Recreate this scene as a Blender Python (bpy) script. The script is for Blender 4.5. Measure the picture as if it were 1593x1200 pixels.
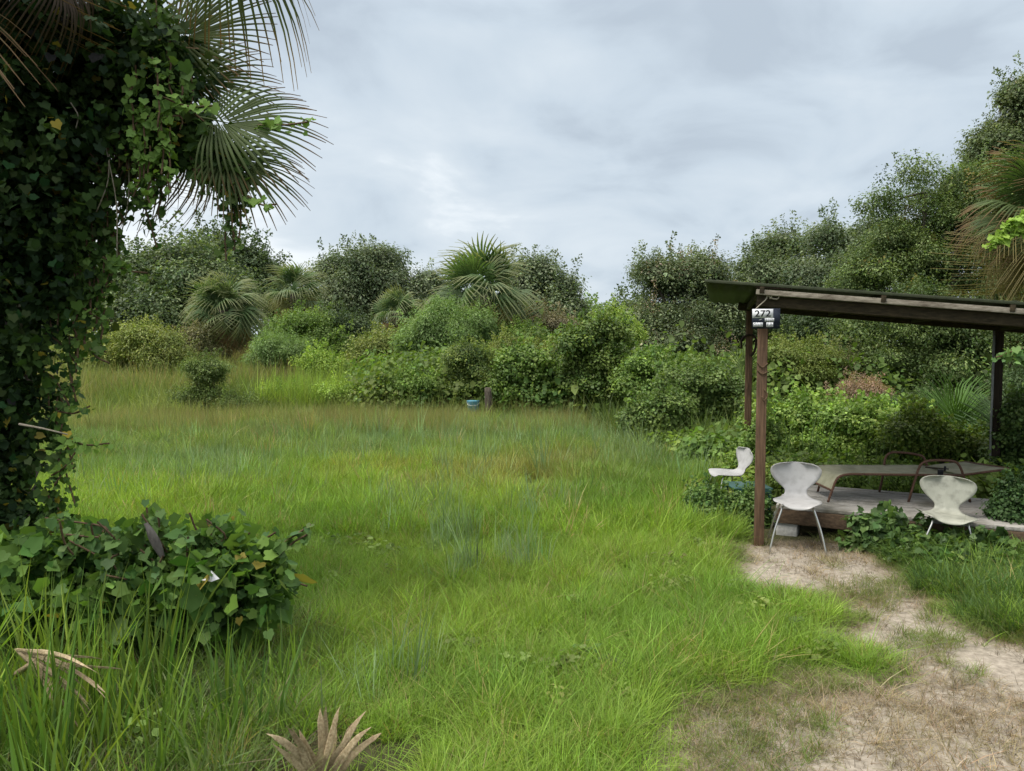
import bpy, bmesh, math, random
import numpy as np
from mathutils import Vector, Matrix, Euler
for o in list(bpy.data.objects): bpy.data.objects.remove(o)
scene = bpy.context.scene
C = scene.collection
random.seed(7)
rng = np.random.default_rng(11)
R = math.radians

# ------------------------------------------------------------------ camera
CAM_Z, FPX, PITCH = 1.9, 1181.0, R(3.15)
cd = bpy.data.cameras.new('camera'); cam = bpy.data.objects.new('camera', cd); C.objects.link(cam)
cd.sensor_width = 36; cd.lens = 36*FPX/1593; cd.clip_end = 2000; cd.clip_start = .05
cam.location = (0, 0, CAM_Z); cam.rotation_euler = (R(90)-PITCH, 0, 0)
scene.camera = cam

# ------------------------------------------------------------------ world (overcast daylight)
SUN_EL, SUN_AZ = R(60), R(-112)     # azimuth measured from +Y (view direction) towards +X
w = bpy.data.worlds.new('World'); scene.world = w; w.use_nodes = True
nt = w.node_tree; nt.nodes.clear()
def N(t, nt, **k):
    n = nt.nodes.new(t)
    for a, b in k.items():
        if a.startswith('i_'): n.inputs[int(a[2:])].default_value = b
        else: setattr(n, a, b)
    return n
L = nt.links.new
out = N('ShaderNodeOutputWorld', nt); bg = N('ShaderNodeBackground', nt); bg.inputs[1].default_value = .1
sky = N('ShaderNodeTexSky', nt, sky_type='NISHITA', sun_disc=False, sun_elevation=SUN_EL, sun_rotation=SUN_AZ, air_density=1, dust_density=3)
tc = N('ShaderNodeTexCoord', nt)
sep = N('ShaderNodeSeparateXYZ', nt); L(tc.outputs['Generated'], sep.inputs[0])
den = N('ShaderNodeMath', nt, operation='ADD', i_1=.28); L(sep.outputs[2], den.inputs[0])
den2 = N('ShaderNodeMath', nt, operation='MAXIMUM', i_1=.12); L(den.outputs[0], den2.inputs[0])
dv = N('ShaderNodeVectorMath', nt, operation='DIVIDE')
comb = N('ShaderNodeCombineXYZ', nt)
for i in range(3): L(den2.outputs[0], comb.inputs[i])
L(tc.outputs['Generated'], dv.inputs[0]); L(comb.outputs[0], dv.inputs[1])
mp = N('ShaderNodeMapping', nt); mp.inputs['Location'].default_value = (9.66675742, 17.63215532, 4.45326114); mp.inputs['Scale'].default_value = (1, 1, 1)
L(dv.outputs[0], mp.inputs[0])
n1 = N('ShaderNodeTexNoise', nt, noise_dimensions='3D'); n1.inputs['Scale'].default_value = .55; n1.inputs['Detail'].default_value = 5; n1.inputs['Roughness'].default_value = .5; n1.inputs['Distortion'].default_value = .35
n2 = N('ShaderNodeTexNoise', nt, noise_dimensions='3D'); n2.inputs['Scale'].default_value = 2.2; n2.inputs['Detail'].default_value = 6; n2.inputs['Roughness'].default_value = .52; n2.inputs['Distortion'].default_value = .5
L(mp.outputs[0], n1.inputs['Vector']); L(mp.outputs[0], n2.inputs['Vector'])
ad = N('ShaderNodeMath', nt, operation='MULTIPLY_ADD', i_1=.62); L(n1.outputs[0], ad.inputs[0])
m2 = N('ShaderNodeMath', nt, operation='MULTIPLY', i_1=.38); L(n2.outputs[0], m2.inputs[0]); L(m2.outputs[0], ad.inputs[2])
cr = N('ShaderNodeValToRGB', nt)
cr.color_ramp.elements[0].position = .43; cr.color_ramp.elements[0].color = (.44, .51, .585, 1)
cr.color_ramp.elements[1].position = .60; cr.color_ramp.elements[1].color = (.80, .85, .885, 1)
e = cr.color_ramp.elements.new(.48); e.color = (.53, .61, .685, 1)
e = cr.color_ramp.elements.new(.55); e.color = (.62, .69, .75, 1)
L(ad.outputs[0], cr.inputs[0])
# CIE overcast: the cloud layer brightens towards the zenith
zr = N('ShaderNodeMapRange', nt, interpolation_type='SMOOTHSTEP'); zr.inputs[1].default_value = .35; zr.inputs[2].default_value = 1.0; zr.inputs[3].default_value = 6.6; zr.inputs[4].default_value = 17
L(sep.outputs[2], zr.inputs[0])
zf_ = N('ShaderNodeMapRange', nt, interpolation_type='SMOOTHSTEP'); zf_.inputs[1].default_value = .4; zf_.inputs[2].default_value = .8; L(sep.outputs[2], zf_.inputs[0])
zm = N('ShaderNodeMix', nt, data_type='RGBA'); zm.inputs[7].default_value = (.74, .74, .70, 1); L(zf_.outputs[0], zm.inputs[0]); L(cr.outputs[0], zm.inputs[6])
sc_ = N('ShaderNodeVectorMath', nt, operation='SCALE'); L(zm.outputs[2], sc_.inputs[0]); L(zr.outputs[0], sc_.inputs['Scale'])
mx = N('ShaderNodeMix', nt, data_type='RGBA'); mx.inputs[0].default_value = .95
L(sky.outputs[0], mx.inputs[6]); L(sc_.outputs[0], mx.inputs[7]); L(mx.outputs[2], bg.inputs[0]); L(bg.outputs[0], out.inputs[0])
w.cycles.sampling_method = 'MANUAL'; w.cycles.sample_map_resolution = 512
sd = bpy.data.lights.new('sun', 'SUN'); sun = bpy.data.objects.new('sun', sd); C.objects.link(sun)
sd.energy = 2.3; sd.angle = R(26); sd.color = (1, .96, .88)
d = Vector((math.sin(SUN_AZ)*math.cos(SUN_EL), math.cos(SUN_AZ)*math.cos(SUN_EL), math.sin(SUN_EL)))
sun.rotation_euler = d.to_track_quat('Z', 'Y').to_euler()
vs = scene.view_settings; vs.view_transform = 'Standard'; vs.look = 'None'; vs.gamma = 1; vs.exposure = .85; vs.use_curve_mapping = False
scene.cycles.max_bounces = 6; scene.cycles.diffuse_bounces = 3; scene.cycles.glossy_bounces = 2
scene.cycles.transmission_bounces = 4; scene.cycles.transparent_max_bounces = 6; scene.cycles.caustics_reflective = False

# ------------------------------------------------------------------ helpers
cp_, sp_ = math.cos(PITCH), math.sin(PITCH)
def P(px, py, D):
    """place seen at photo pixel px, py when it stands D metres ahead"""
    x = px-796.5; u = 600-py
    dy = FPX*cp_+u*sp_; dz = u*cp_-FPX*sp_
    return np.array([x*D/dy, D, CAM_Z+dz*D/dy])
def sstep(a, b, x):
    t = np.clip((np.asarray(x, float)-a)/(b-a), 0, 1); return t*t*(3-2*t)
def gz(x, y):
    x = np.asarray(x, float); y = np.asarray(y, float)
    return .75*sstep(19, 48, y)+.025*np.sin(x*1.3+.7)*np.sin(y*.9)+.012*np.sin(x*4.1)*np.cos(y*3.3+1)
def G(px, py):
    """ground point seen at a pixel"""
    D = 5.
    for _ in range(30):
        x = px-796.5; u = 600-py
        dy = FPX*cp_+u*sp_; dz = u*cp_-FPX*sp_
        g = float(gz(x*D/dy, D)); D = .5*D+.5*min(60, (CAM_Z-g)*dy/max(-dz, 1e-3))
    return np.array([x*D/dy, D, float(gz(x*D/dy, D))])
def vnoise(x, y, s, seed=0):
    """smooth value noise in 0..1"""
    x = np.asarray(x)*s+seed*17.3; y = np.asarray(y)*s+seed*9.1
    xi = np.floor(x).astype(int); yi = np.floor(y).astype(int); fx = x-xi; fy = y-yi
    fx = fx*fx*(3-2*fx); fy = fy*fy*(3-2*fy)
    def h(a, b):
        n = (a*374761393+b*668265263+seed*1442695) & 0x7fffffff
        n = ((n ^ (n >> 13))*1274126177) & 0x7fffffff
        return ((n ^ (n >> 16)) & 0xffff)/65535.
    return (h(xi, yi)*(1-fx)+h(xi+1, yi)*fx)*(1-fy)+(h(xi, yi+1)*(1-fx)+h(xi+1, yi+1)*fx)*fy
def fbm(x, y, s, seed=0): return .55*vnoise(x, y, s, seed)+.3*vnoise(x, y, s*2.1, seed+1)+.15*vnoise(x, y, s*4.3, seed+2)

def tag(o, label=None, cat=None, group=None, kind=None):
    if label: o['label'] = label
    if cat: o['category'] = cat
    if group: o['group'] = group
    if kind: o['kind'] = kind
    return o
def root(name, loc, label, cat, group=None, rz=0):
    o = bpy.data.objects.new(name, None); C.objects.link(o); o.empty_display_size = .1
    o.location = loc; o.rotation_euler = (0, 0, rz); return tag(o, label, cat, group)
def raw_mesh(name, V, F, mat=None, smooth=False, col=None, mi=None):
    """V (n,3); F list of equal-length index arrays (m,k) or a list of such arrays"""
    V = np.asarray(V, np.float32)
    Fs = [np.asarray(f, np.int32) for f in (F if isinstance(F, list) else [F]) if len(f)]
    me = bpy.data.meshes.new(name)
    me.vertices.add(len(V)); me.vertices.foreach_set('co', V.ravel())
    li = np.concatenate([f.ravel() for f in Fs]); tot = np.concatenate([np.full(len(f), f.shape[1], np.int32) for f in Fs])
    me.loops.add(len(li)); me.loops.foreach_set('vertex_index', li)
    me.polygons.add(len(tot)); st = np.concatenate([[0], np.cumsum(tot)[:-1]]).astype(np.int32)
    me.polygons.foreach_set('loop_start', st); me.polygons.foreach_set('loop_total', tot)
    if smooth: me.polygons.foreach_set('use_smooth', np.ones(len(tot), bool))
    if mi is not None: me.polygons.foreach_set('material_index', np.asarray(mi, np.int32))
    me.update(calc_edges=True)
    if col is not None:
        a = me.attributes.new('col', 'FLOAT_COLOR', 'POINT')
        c = np.ones((len(V), 4), np.float32); c[:, :3] = col; a.data.foreach_set('color', c.ravel())
    if mat:
        for m in (mat if isinstance(mat, (list, tuple)) else [mat]): me.materials.append(m)
    return me
def link(name, me, parent=None, world=True, kind=None):
    o = bpy.data.objects.new(name, me); C.objects.link(o)
    if parent is not None:
        o.parent = parent
        if world: o.location = -Vector(parent.location) if parent.rotation_euler.z == 0 else (0, 0, 0)
    if kind: o['kind'] = kind
    return o
class MB:
    """collects boxes and tubes into one mesh"""
    def __init__(s): s.V = []; s.F4 = []; s.F3 = []; s.n = 0
    def add(s, V, F4=(), F3=()):
        V = np.asarray(V, float)
        if len(F4): s.F4.append(np.asarray(F4)+s.n)
        if len(F3): s.F3.append(np.asarray(F3)+s.n)
        s.V.append(V); s.n += len(V)
    def box(s, c, size, M=None, bev=0):
        """box with optionally chamfered long edges"""
        hx, hy, hz = [v/2 for v in size]
        v = np.array([[x, y, z] for x in (-hx, hx) for y in (-hy, hy) for z in (-hz, hz)])
        f = [[0, 1, 3, 2], [4, 6, 7, 5], [0, 4, 5, 1], [2, 3, 7, 6], [0, 2, 6, 4], [1, 5, 7, 3]]
        if M is not None: v = v@np.array(M).T
        s.add(v+np.array(c), f)
    def tube(s, pts, rad, n=8, cap=True):
        pts = [np.array(p, float) for p in pts]; k = len(pts)
        rad = rad if hasattr(rad, '__len__') else [rad]*k
        up = np.array([0, 0, 1.]); rings = []
        prev = None
        for i, p in enumerate(pts):
            t = pts[min(i+1, k-1)]-pts[max(i-1, 0)]; t = t/(np.linalg.norm(t)+1e-9)
            if prev is None:
                a = np.cross(t, up)
                if np.linalg.norm(a) < .05: a = np.cross(t, [1, 0, 0])
            else: a = prev-t*np.dot(prev, t)
            a = a/(np.linalg.norm(a)+1e-9); prev = a; b = np.cross(t, a)
            an = np.arange(n)*2*np.pi/n
            rings.append(p+rad[i]*(np.cos(an)[:, None]*a+np.sin(an)[:, None]*b))
        V = np.concatenate(rings); F = []
        for i in range(k-1):
            for j in range(n): F.append([i*n+j, i*n+(j+1) % n, (i+1)*n+(j+1) % n, (i+1)*n+j])
        F3 = []
        if cap:
            V = np.concatenate([V, [pts[0]], [pts[-1]]])
            for j in range(n):
                F3.append([k*n, (j+1) % n, j]); F3.append([k*n+1, (k-1)*n+j, (k-1)*n+(j+1) % n])
        s.add(V, F, F3)
    def mesh(s, name, mat, smooth=False):
        F = []
        if s.F4: F.append(np.concatenate(s.F4))
        if s.F3: F.append(np.concatenate(s.F3))
        return raw_mesh(name, np.concatenate(s.V), F, mat, smooth)
    def build(s, name, mat, parent=None, smooth=False, kind=None, bevel=0):
        o = link(name, s.mesh(name, mat, smooth), parent, kind=kind)
        if bevel:
            m = o.modifiers.new('b', 'BEVEL'); m.width = bevel; m.segments = 2; m.limit_method = 'ANGLE'
        return o
def curve_pts(ctrl, n=24):
    """Catmull-Rom through control points"""
    c = [np.array(p, float) for p in ctrl]; c = [2*c[0]-c[1]]+c+[2*c[-1]-c[-2]]; out = []
    seg = len(c)-3
    for i in range(n+1):
        u = i/n*seg; k = min(int(u), seg-1); t = u-k; a, b, e, f = c[k:k+4]
        out.append(.5*((2*b)+(-a+e)*t+(2*a-5*b+4*e-f)*t*t+(-a+3*b-3*e+f)*t**3))
    return out

# ------------------------------------------------------------------ materials
def new_mat(name):
    m = bpy.data.materials.new(name); m.use_nodes = True; nt = m.node_tree; nt.nodes.clear()
    o = N('ShaderNodeOutputMaterial', nt); return m, nt, o
def leaf_mat(name, src='col', mode='GEOMETRY', rough=.58, trans=.38, spec=.16, warm=(1.15, 1.2, .55)):
    m, nt, o = new_mat(name); L = nt.links.new
    a = N('ShaderNodeAttribute', nt, attribute_name=src, attribute_type=mode)
    tcn = N('ShaderNodeNewGeometry', nt)
    nz = N('ShaderNodeTexNoise', nt); nz.inputs['Scale'].default_value = 9; nz.inputs['Detail'].default_value = 2
    L(tcn.outputs['Position'], nz.inputs['Vector'])
    mr = N('ShaderNodeMapRange', nt); mr.inputs[3].default_value = .78; mr.inputs[4].default_value = 1.22; L(nz.outputs[0], mr.inputs[0])
    s = N('ShaderNodeVectorMath', nt, operation='SCALE'); L(a.outputs['Color'], s.inputs[0]); L(mr.outputs[0], s.inputs['Scale'])
    b = N('ShaderNodeBsdfPrincipled', nt); b.inputs['Roughness'].default_value = rough; b.inputs['Specular IOR Level'].default_value = spec
    t = N('ShaderNodeBsdfTranslucent', nt); tw = N('ShaderNodeVectorMath', nt, operation='MULTIPLY'); tw.inputs[1].default_value = warm
    L(s.outputs[0], b.inputs['Base Color']); L(s.outputs[0], tw.inputs[0]); L(tw.outputs[0], t.inputs['Color'])
    mxs = N('ShaderNodeMixShader', nt, i_0=trans); L(b.outputs[0], mxs.inputs[1]); L(t.outputs[0], mxs.inputs[2]); L(mxs.outputs[0], o.inputs[0])
    return m
M_leaf = leaf_mat('leaf_material')
M_spray = leaf_mat('spray_material', rough=.5, trans=.36, spec=.28); _nt = M_spray.node_tree
_a = N('ShaderNodeAttribute', _nt, attribute_name='tint', attribute_type='INSTANCER'); _old = [n for n in _nt.nodes if n.type == 'ATTRIBUTE' and n.attribute_type == 'GEOMETRY'][0]
_m = N('ShaderNodeVectorMath', _nt, operation='MULTIPLY'); _to = _old.outputs['Color'].links[0].to_socket
_nt.links.new(_old.outputs['Color'], _m.inputs[0]); _nt.links.new(_a.outputs['Color'], _m.inputs[1]); _nt.links.new(_m.outputs[0], _to)
M_inst = leaf_mat('blade_material', 'tint', 'INSTANCER', rough=.55, trans=.42, spec=.2)
def tone_mat(name, c1, c2, scale=(6, 6, 6), rough=.8, bump=.2, detail=6, noise_scale=4, spec=.3, extra=None, coord='Object', trans=0):
    m, nt, o = new_mat(name); L = nt.links.new
    tcn = N('ShaderNodeTexCoord', nt); mpn = N('ShaderNodeMapping', nt); mpn.inputs['Scale'].default_value = scale
    L(tcn.outputs[coord], mpn.inputs[0])
    nz = N('ShaderNodeTexNoise', nt); nz.inputs['Scale'].default_value = noise_scale; nz.inputs['Detail'].default_value = detail; nz.inputs['Roughness'].default_value = .62
    L(mpn.outputs[0], nz.inputs['Vector'])
    r = N('ShaderNodeValToRGB', nt); r.color_ramp.elements[0].position = .33; r.color_ramp.elements[1].position = .68
    r.color_ramp.elements[0].color = (*c1, 1); r.color_ramp.elements[1].color = (*c2, 1); L(nz.outputs[0], r.inputs[0])
    b = N('ShaderNodeBsdfPrincipled', nt); b.inputs['Roughness'].default_value = rough; b.inputs['Specular IOR Level'].default_value = spec
    colout = r.outputs[0]
    if extra:      # large stains
        n3 = N('ShaderNodeTexNoise', nt); n3.inputs['Scale'].default_value = extra[1]; n3.inputs['Detail'].default_value = 4; L(tcn.outputs[coord], n3.inputs['Vector'])
        r3 = N('ShaderNodeMapRange', nt); r3.inputs[1].default_value = .5; r3.inputs[2].default_value = .68; L(n3.outputs[0], r3.inputs[0])
        mm = N('ShaderNodeMix', nt, data_type='RGBA'); mm.inputs[7].default_value = (*extra[0], 1); L(colout, mm.inputs[6])
        mu = N('ShaderNodeMath', nt, operation='MULTIPLY', i_1=extra[2]); L(r3.outputs[0], mu.inputs[0]); L(mu.outputs[0], mm.inputs[0]); colout = mm.outputs[2]
    L(colout, b.inputs['Base Color'])
    if bump:
        bp = N('ShaderNodeBump', nt); bp.inputs['Strength'].default_value = bump; bp.inputs['Distance'].default_value = .01
        L(nz.outputs[0], bp.inputs['Height']); L(bp.outputs[0], b.inputs['Normal'])
    if trans:
        t = N('ShaderNodeBsdfTranslucent', nt); L(colout, t.inputs['Color'])
        ms = N('ShaderNodeMixShader', nt, i_0=trans); L(b.outputs[0], ms.inputs[1]); L(t.outputs[0], ms.inputs[2]); L(ms.outputs[0], o.inputs[0])
    else: L(b.outputs[0], o.inputs[0])
    return m
M_bark = tone_mat('bark', (.035, .028, .02), (.12, .10, .08), (8, 8, 2), .95, .8)
M_stem = tone_mat('vine_stem', (.05, .03, .015), (.14, .09, .05), (10, 10, 10), .8, .3)
M_post = tone_mat('post_wood', (.06, .034, .02), (.19, .115, .07), (9, 9, .55), .85, .6, noise_scale=6, extra=((.03, .018, .012), 2.5, .7))
M_dark_post = tone_mat('dark_post_wood', (.02, .014, .01), (.055, .036, .024), (9, 9, .55), .85, .6, noise_scale=6)
M_beam = tone_mat('beam_wood', (.022, .017, .009), (.065, .048, .026), (.6, 9, 9), .9, .5, noise_scale=5)
M_fascia = tone_mat('weathered_fascia', (.16, .135, .105), (.36, .32, .26), (.6, 12, 12), .9, .4, noise_scale=5, extra=((.07, .05, .035), 3, .6))
M_deck = tone_mat('deck_wood', (.20, .185, .165), (.43, .405, .375), (.7, 14, 10), .9, .5, noise_scale=5, extra=((.07, .065, .045), 2.2, .75))
M_deckside = tone_mat('deck_side_wood', (.04, .026, .016), (.12, .08, .05), (.7, 9, 9), .9, .5, noise_scale=5)
M_roof = tone_mat('green_roof_sheet', (.045, .055, .03), (.075, .088, .048), (3, 3, 3), .45, .05, extra=((.08, .08, .05), 3, .4), trans=.3)
M_rust = tone_mat('rusty_tube', (.07, .035, .022), (.17, .09, .06), (14, 14, 14), .75, .3)
M_sling = tone_mat('sling_fabric', (.36, .34, .23), (.48, .46, .33), (3, 3, 3), .9, .15, extra=((.2, .2, .13), 4, .6), trans=.15)
M_chair = tone_mat('frosted_plastic', (.44, .43, .43), (.53, .52, .52), (3, 3, 3), .38, .03, noise_scale=2, spec=.45, extra=((.3, .29, .28), 14, .4), trans=.22)
M_chair_old = tone_mat('grimy_plastic', (.36, .36, .30), (.46, .46, .39), (5, 5, 2), .45, .03, noise_scale=3, spec=.4, extra=((.2, .2, .165), 12, .6), trans=.2)
M_chrome, nt_, o_ = new_mat('chrome')
b_ = N('ShaderNodeBsdfPrincipled', nt_); b_.inputs['Metallic'].default_value = .9; b_.inputs['Roughness'].default_value = .35; b_.inputs['Base Color'].default_value = (.55, .54, .52, 1); nt_.links.new(b_.outputs[0], o_.inputs[0])
M_green = tone_mat('dark_green_plastic', (.012, .05, .04), (.03, .085, .07), (3, 3, 3), .4, .02)
M_signblack = tone_mat('sign_black', (.012, .016, .028), (.03, .036, .055), (9, 9, 9), .4, .02)
M_white = tone_mat('sign_white', (.62, .63, .66), (.78, .79, .82), (9, 9, 9), .5, .02)
M_ink = tone_mat('ink_black', (.004, .004, .006), (.01, .01, .014), (9, 9, 9), .5, 0)
M_rope = tone_mat('pale_twine', (.28, .24, .18), (.5, .45, .36), (30, 30, 30), .9, .1)
M_pipe = tone_mat('grey_pipe', (.25, .25, .24), (.4, .4, .38), (5, 5, 5), .5, .02)
M_conc = tone_mat('concrete', (.32, .31, .3), (.5, .49, .47), (8, 8, 8), .9, .4)
M_blue = tone_mat('blue_plastic', (.06, .22, .32), (.12, .34, .45), (5, 5, 5), .4, .02)
M_paper = tone_mat('white_scrap', (.6, .58, .62), (.75, .73, .76), (9, 9, 9), .7, 0)
M_greyleaf = tone_mat('grey_dead_sheath', (.05, .045, .04), (.12, .11, .10), (9, 9, 2), .7, .2)
M_dead = tone_mat('dead_frond', (.26, .19, .105), (.52, .42, .27), (18, 2.5, 18), .75, .35, noise_scale=5, extra=((.12, .08, .05), 7, .6), trans=.15)

# ground: soil, dry thatch and pale sand, driven by a mask painted on the mesh
M_ground, nt_, o_ = new_mat('ground_material'); L = nt_.links.new
tcn = N('ShaderNodeTexCoord', nt_); at = N('ShaderNodeAttribute', nt_, attribute_name='sand')
def gnoise(sc, det=6, r=.6):
    n = N('ShaderNodeTexNoise', nt_); n.inputs['Scale'].default_value = sc; n.inputs['Detail'].default_value = det; n.inputs['Roughness'].default_value = r
    L(tcn.outputs['Object'], n.inputs['Vector']); return n
def gramp(src, a, b, p0=.35, p1=.65):
    r = N('ShaderNodeValToRGB', nt_); r.color_ramp.elements[0].position = p0; r.color_ramp.elements[1].position = p1
    r.color_ramp.elements[0].color = (*a, 1); r.color_ramp.elements[1].color = (*b, 1); L(src, r.inputs[0]); return r
soil = gramp(gnoise(14).outputs[0], (.03, .032, .014), (.075, .07, .035))
thatch = gramp(gnoise(38, 8, .7).outputs[0], (.09, .068, .045), (.33, .27, .20), .34, .66)
sandc = gramp(gnoise(22, 8, .65).outputs[0], (.20, .17, .135), (.41, .36, .30), .3, .68)
mA = N('ShaderNodeMix', nt_, data_type='RGBA'); L(soil.outputs[0], mA.inputs[6]); L(thatch.outputs[0], mA.inputs[7])
rA = N('ShaderNodeMapRange', nt_); rA.inputs[1].default_value = .15; rA.inputs[2].default_value = .45; L(at.outputs['Fac'], rA.inputs[0]); L(rA.outputs[0], mA.inputs[0])
mB = N('ShaderNodeMix', nt_, data_type='RGBA'); L(mA.outputs[2], mB.inputs[6]); L(sandc.outputs[0], mB.inputs[7])
nb = gnoise(5, 7, .7); sm = N('ShaderNodeMath', nt_, operation='MULTIPLY_ADD', i_1=.9, i_2=-.42); L(nb.outputs[0], sm.inputs[0])
sa = N('ShaderNodeMath', nt_, operation='ADD'); L(sm.outputs[0], sa.inputs[0]); L(at.outputs['Fac'], sa.inputs[1])
rB = N('ShaderNodeMapRange', nt_); rB.inputs[1].default_value = .62; rB.inputs[2].default_value = .95; L(sa.outputs[0], rB.inputs[0]); L(rB.outputs[0], mB.inputs[0])
bs = N('ShaderNodeBsdfPrincipled', nt_); bs.inputs['Roughness'].default_value = .95; bs.inputs['Specular IOR Level'].default_value = .1
bp = N('ShaderNodeBump', nt_); bp.inputs['Strength'].default_value = .8; bp.inputs['Distance'].default_value = .015
L(gnoise(60, 8, .75).outputs[0], bp.inputs['Height']); L(bp.outputs[0], bs.inputs['Normal']); L(mB.outputs[2], bs.inputs['Base Color']); L(bs.outputs[0], o_.inputs[0])

# ------------------------------------------------------------------ ground
def poly_xy(pts): return np.array([G(*p)[:2] for p in pts])
def sdist(px, py, poly):
    """signed distance to a polygon, positive inside"""
    d2 = np.full(px.shape, 1e9); ins = np.zeros(px.shape, bool); n = len(poly)
    for i in range(n):
        a = poly[i]; b = poly[(i+1) % n]; e = b-a; wx = px-a[0]; wy = py-a[1]
        t = np.clip((wx*e[0]+wy*e[1])/(e@e+1e-12), 0, 1)
        d2 = np.minimum(d2, (wx-e[0]*t)**2+(wy-e[1]*t)**2)
        c = ((a[1] > py) != (b[1] > py)) & (px < (b[0]-a[0])*(py-a[1])/(b[1]-a[1]+1e-12)+a[0]); ins ^= c
    return np.where(ins, 1, -1)*np.sqrt(d2)
SAND = [poly_xy([(1010, 1280), (1040, 1120), (1100, 1072), (1260, 1068), (1390, 1060), (1415, 1035), (1385, 1010), (1330, 985), (1345, 955), (1290, 935), (1200, 922), (1135, 900), (1130, 865), (1165, 843), (1300, 840), (1375, 868), (1405, 900), (1490, 940), (1530, 985), (1620, 1015), (1800, 1030), (1900, 1280)])]
def sandmask(x, y):
    s = sdist(x, y, SAND[0])+(fbm(x, y, 2.2, 5)-.5)*.5
    return np.clip(.5+s/.5, 0, 1)
MAN = [(950, 895, .12), (940, 905, .1), (830, 760, .35), (960, 715, .3), (1080, 728, .3)]   # little bare spots in the lawn
BARE = [(G(a, b)[:2], r) for a, b, r in MAN]
def bare(x, y):
    m = np.zeros(np.shape(x))
    for c, r in BARE: m = np.maximum(m, np.exp(-(((x-c[0])/r)**2+((y-c[1])/(r*1.6))**2)))
    return m
xs = np.unique(np.concatenate([-np.geomspace(9, 400, 30)[::-1], np.arange(-9, 9.01, .09), np.geomspace(9, 400, 30)]))
ys = np.unique(np.concatenate([np.linspace(-60, 1.8, 10), np.arange(2, 14, .09), np.linspace(14, 60, 60), np.geomspace(60, 500, 16)]))
X, Y = np.meshgrid(xs, ys); x = X.ravel(); y = Y.ravel()
sm_ = np.maximum(sandmask(x, y), .8*bare(x, y)); sm_[(y > 15)] = 0
z = gz(x, y)-.03*sm_*(.4+fbm(x, y, 1.5, 3))+.02*fbm(x, y, 3, 9)*(y < 14)
nx, ny = len(xs), len(ys); ii = np.arange(nx*ny).reshape(ny, nx)
F = np.stack([ii[:-1, :-1], ii[:-1, 1:], ii[1:, 1:], ii[1:, :-1]], -1).reshape(-1, 4)
gm = raw_mesh('ground', np.stack([x, y, z], 1), F, M_ground, True)
a = gm.attributes.new('sand', 'FLOAT', 'POINT'); a.data.foreach_set('value', sm_.astype(np.float32))
tag(link('ground', gm), 'grassy sandy ground', None, None, 'structure')

# ------------------------------------------------------------------ geometry-node scatter (uncountable stuff)
def scatter(name, pts, eul, scl, tint, vid, variants, label, cat=None, parent=None):
    me = bpy.data.meshes.new(name); n = len(pts)
    me.vertices.add(n); me.vertices.foreach_set('co', np.asarray(pts, np.float32).ravel())
    for nm, ty, key, val in (('rot', 'FLOAT_VECTOR', 'vector', eul), ('scl', 'FLOAT_VECTOR', 'vector', scl), ('vid', 'INT', 'value', vid)):
        at = me.attributes.new(nm, ty, 'POINT'); at.data.foreach_set(key, np.asarray(val, np.int32 if ty == 'INT' else np.float32).ravel())
    c = np.ones((n, 4), np.float32); c[:, :3] = tint
    at = me.attributes.new('tint', 'FLOAT_COLOR', 'POINT'); at.data.foreach_set('color', c.ravel())
    o = link(name, me, parent); tag(o, label, cat, None, 'stuff')
    ng = bpy.data.node_groups.new(name, 'GeometryNodeTree')
    ng.interface.new_socket('Geometry', in_out='INPUT', socket_type='NodeSocketGeometry'); ng.interface.new_socket('Geometry', in_out='OUTPUT', socket_type='NodeSocketGeometry')
    gi = ng.nodes.new('NodeGroupInput'); go = ng.nodes.new('NodeGroupOutput'); iop = ng.nodes.new('GeometryNodeInstanceOnPoints')
    jn = ng.nodes.new('GeometryNodeJoinGeometry')
    for v in reversed(variants):
        oi = ng.nodes.new('GeometryNodeObjectInfo'); oi.inputs[0].default_value = v; oi.inputs['As Instance'].default_value = True
        ng.links.new(oi.outputs['Geometry'], jn.inputs[0])
    def na(nm, dt):
        q = ng.nodes.new('GeometryNodeInputNamedAttribute'); q.data_type = dt; q.inputs[0].default_value = nm; return q
    ng.links.new(gi.outputs[0], iop.inputs['Points']); ng.links.new(jn.outputs[0], iop.inputs['Instance'])
    iop.inputs['Pick Instance'].default_value = True
    ng.links.new(na('vid', 'INT').outputs[0], iop.inputs['Instance Index'])
    e2r = ng.nodes.new('FunctionNodeEulerToRotation'); ng.links.new(na('rot', 'FLOAT_VECTOR').outputs[0], e2r.inputs[0]); ng.links.new(e2r.outputs[0], iop.inputs['Rotation'])
    ng.links.new(na('scl', 'FLOAT_VECTOR').outputs[0], iop.inputs['Scale']); ng.links.new(iop.outputs[0], go.inputs[0])
    md = o.modifiers.new('scatter', 'NODES'); md.node_group = ng
    return o
def variant(name, me): return bpy.data.objects.new(name, me)        # source shapes, not linked to the scene
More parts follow.
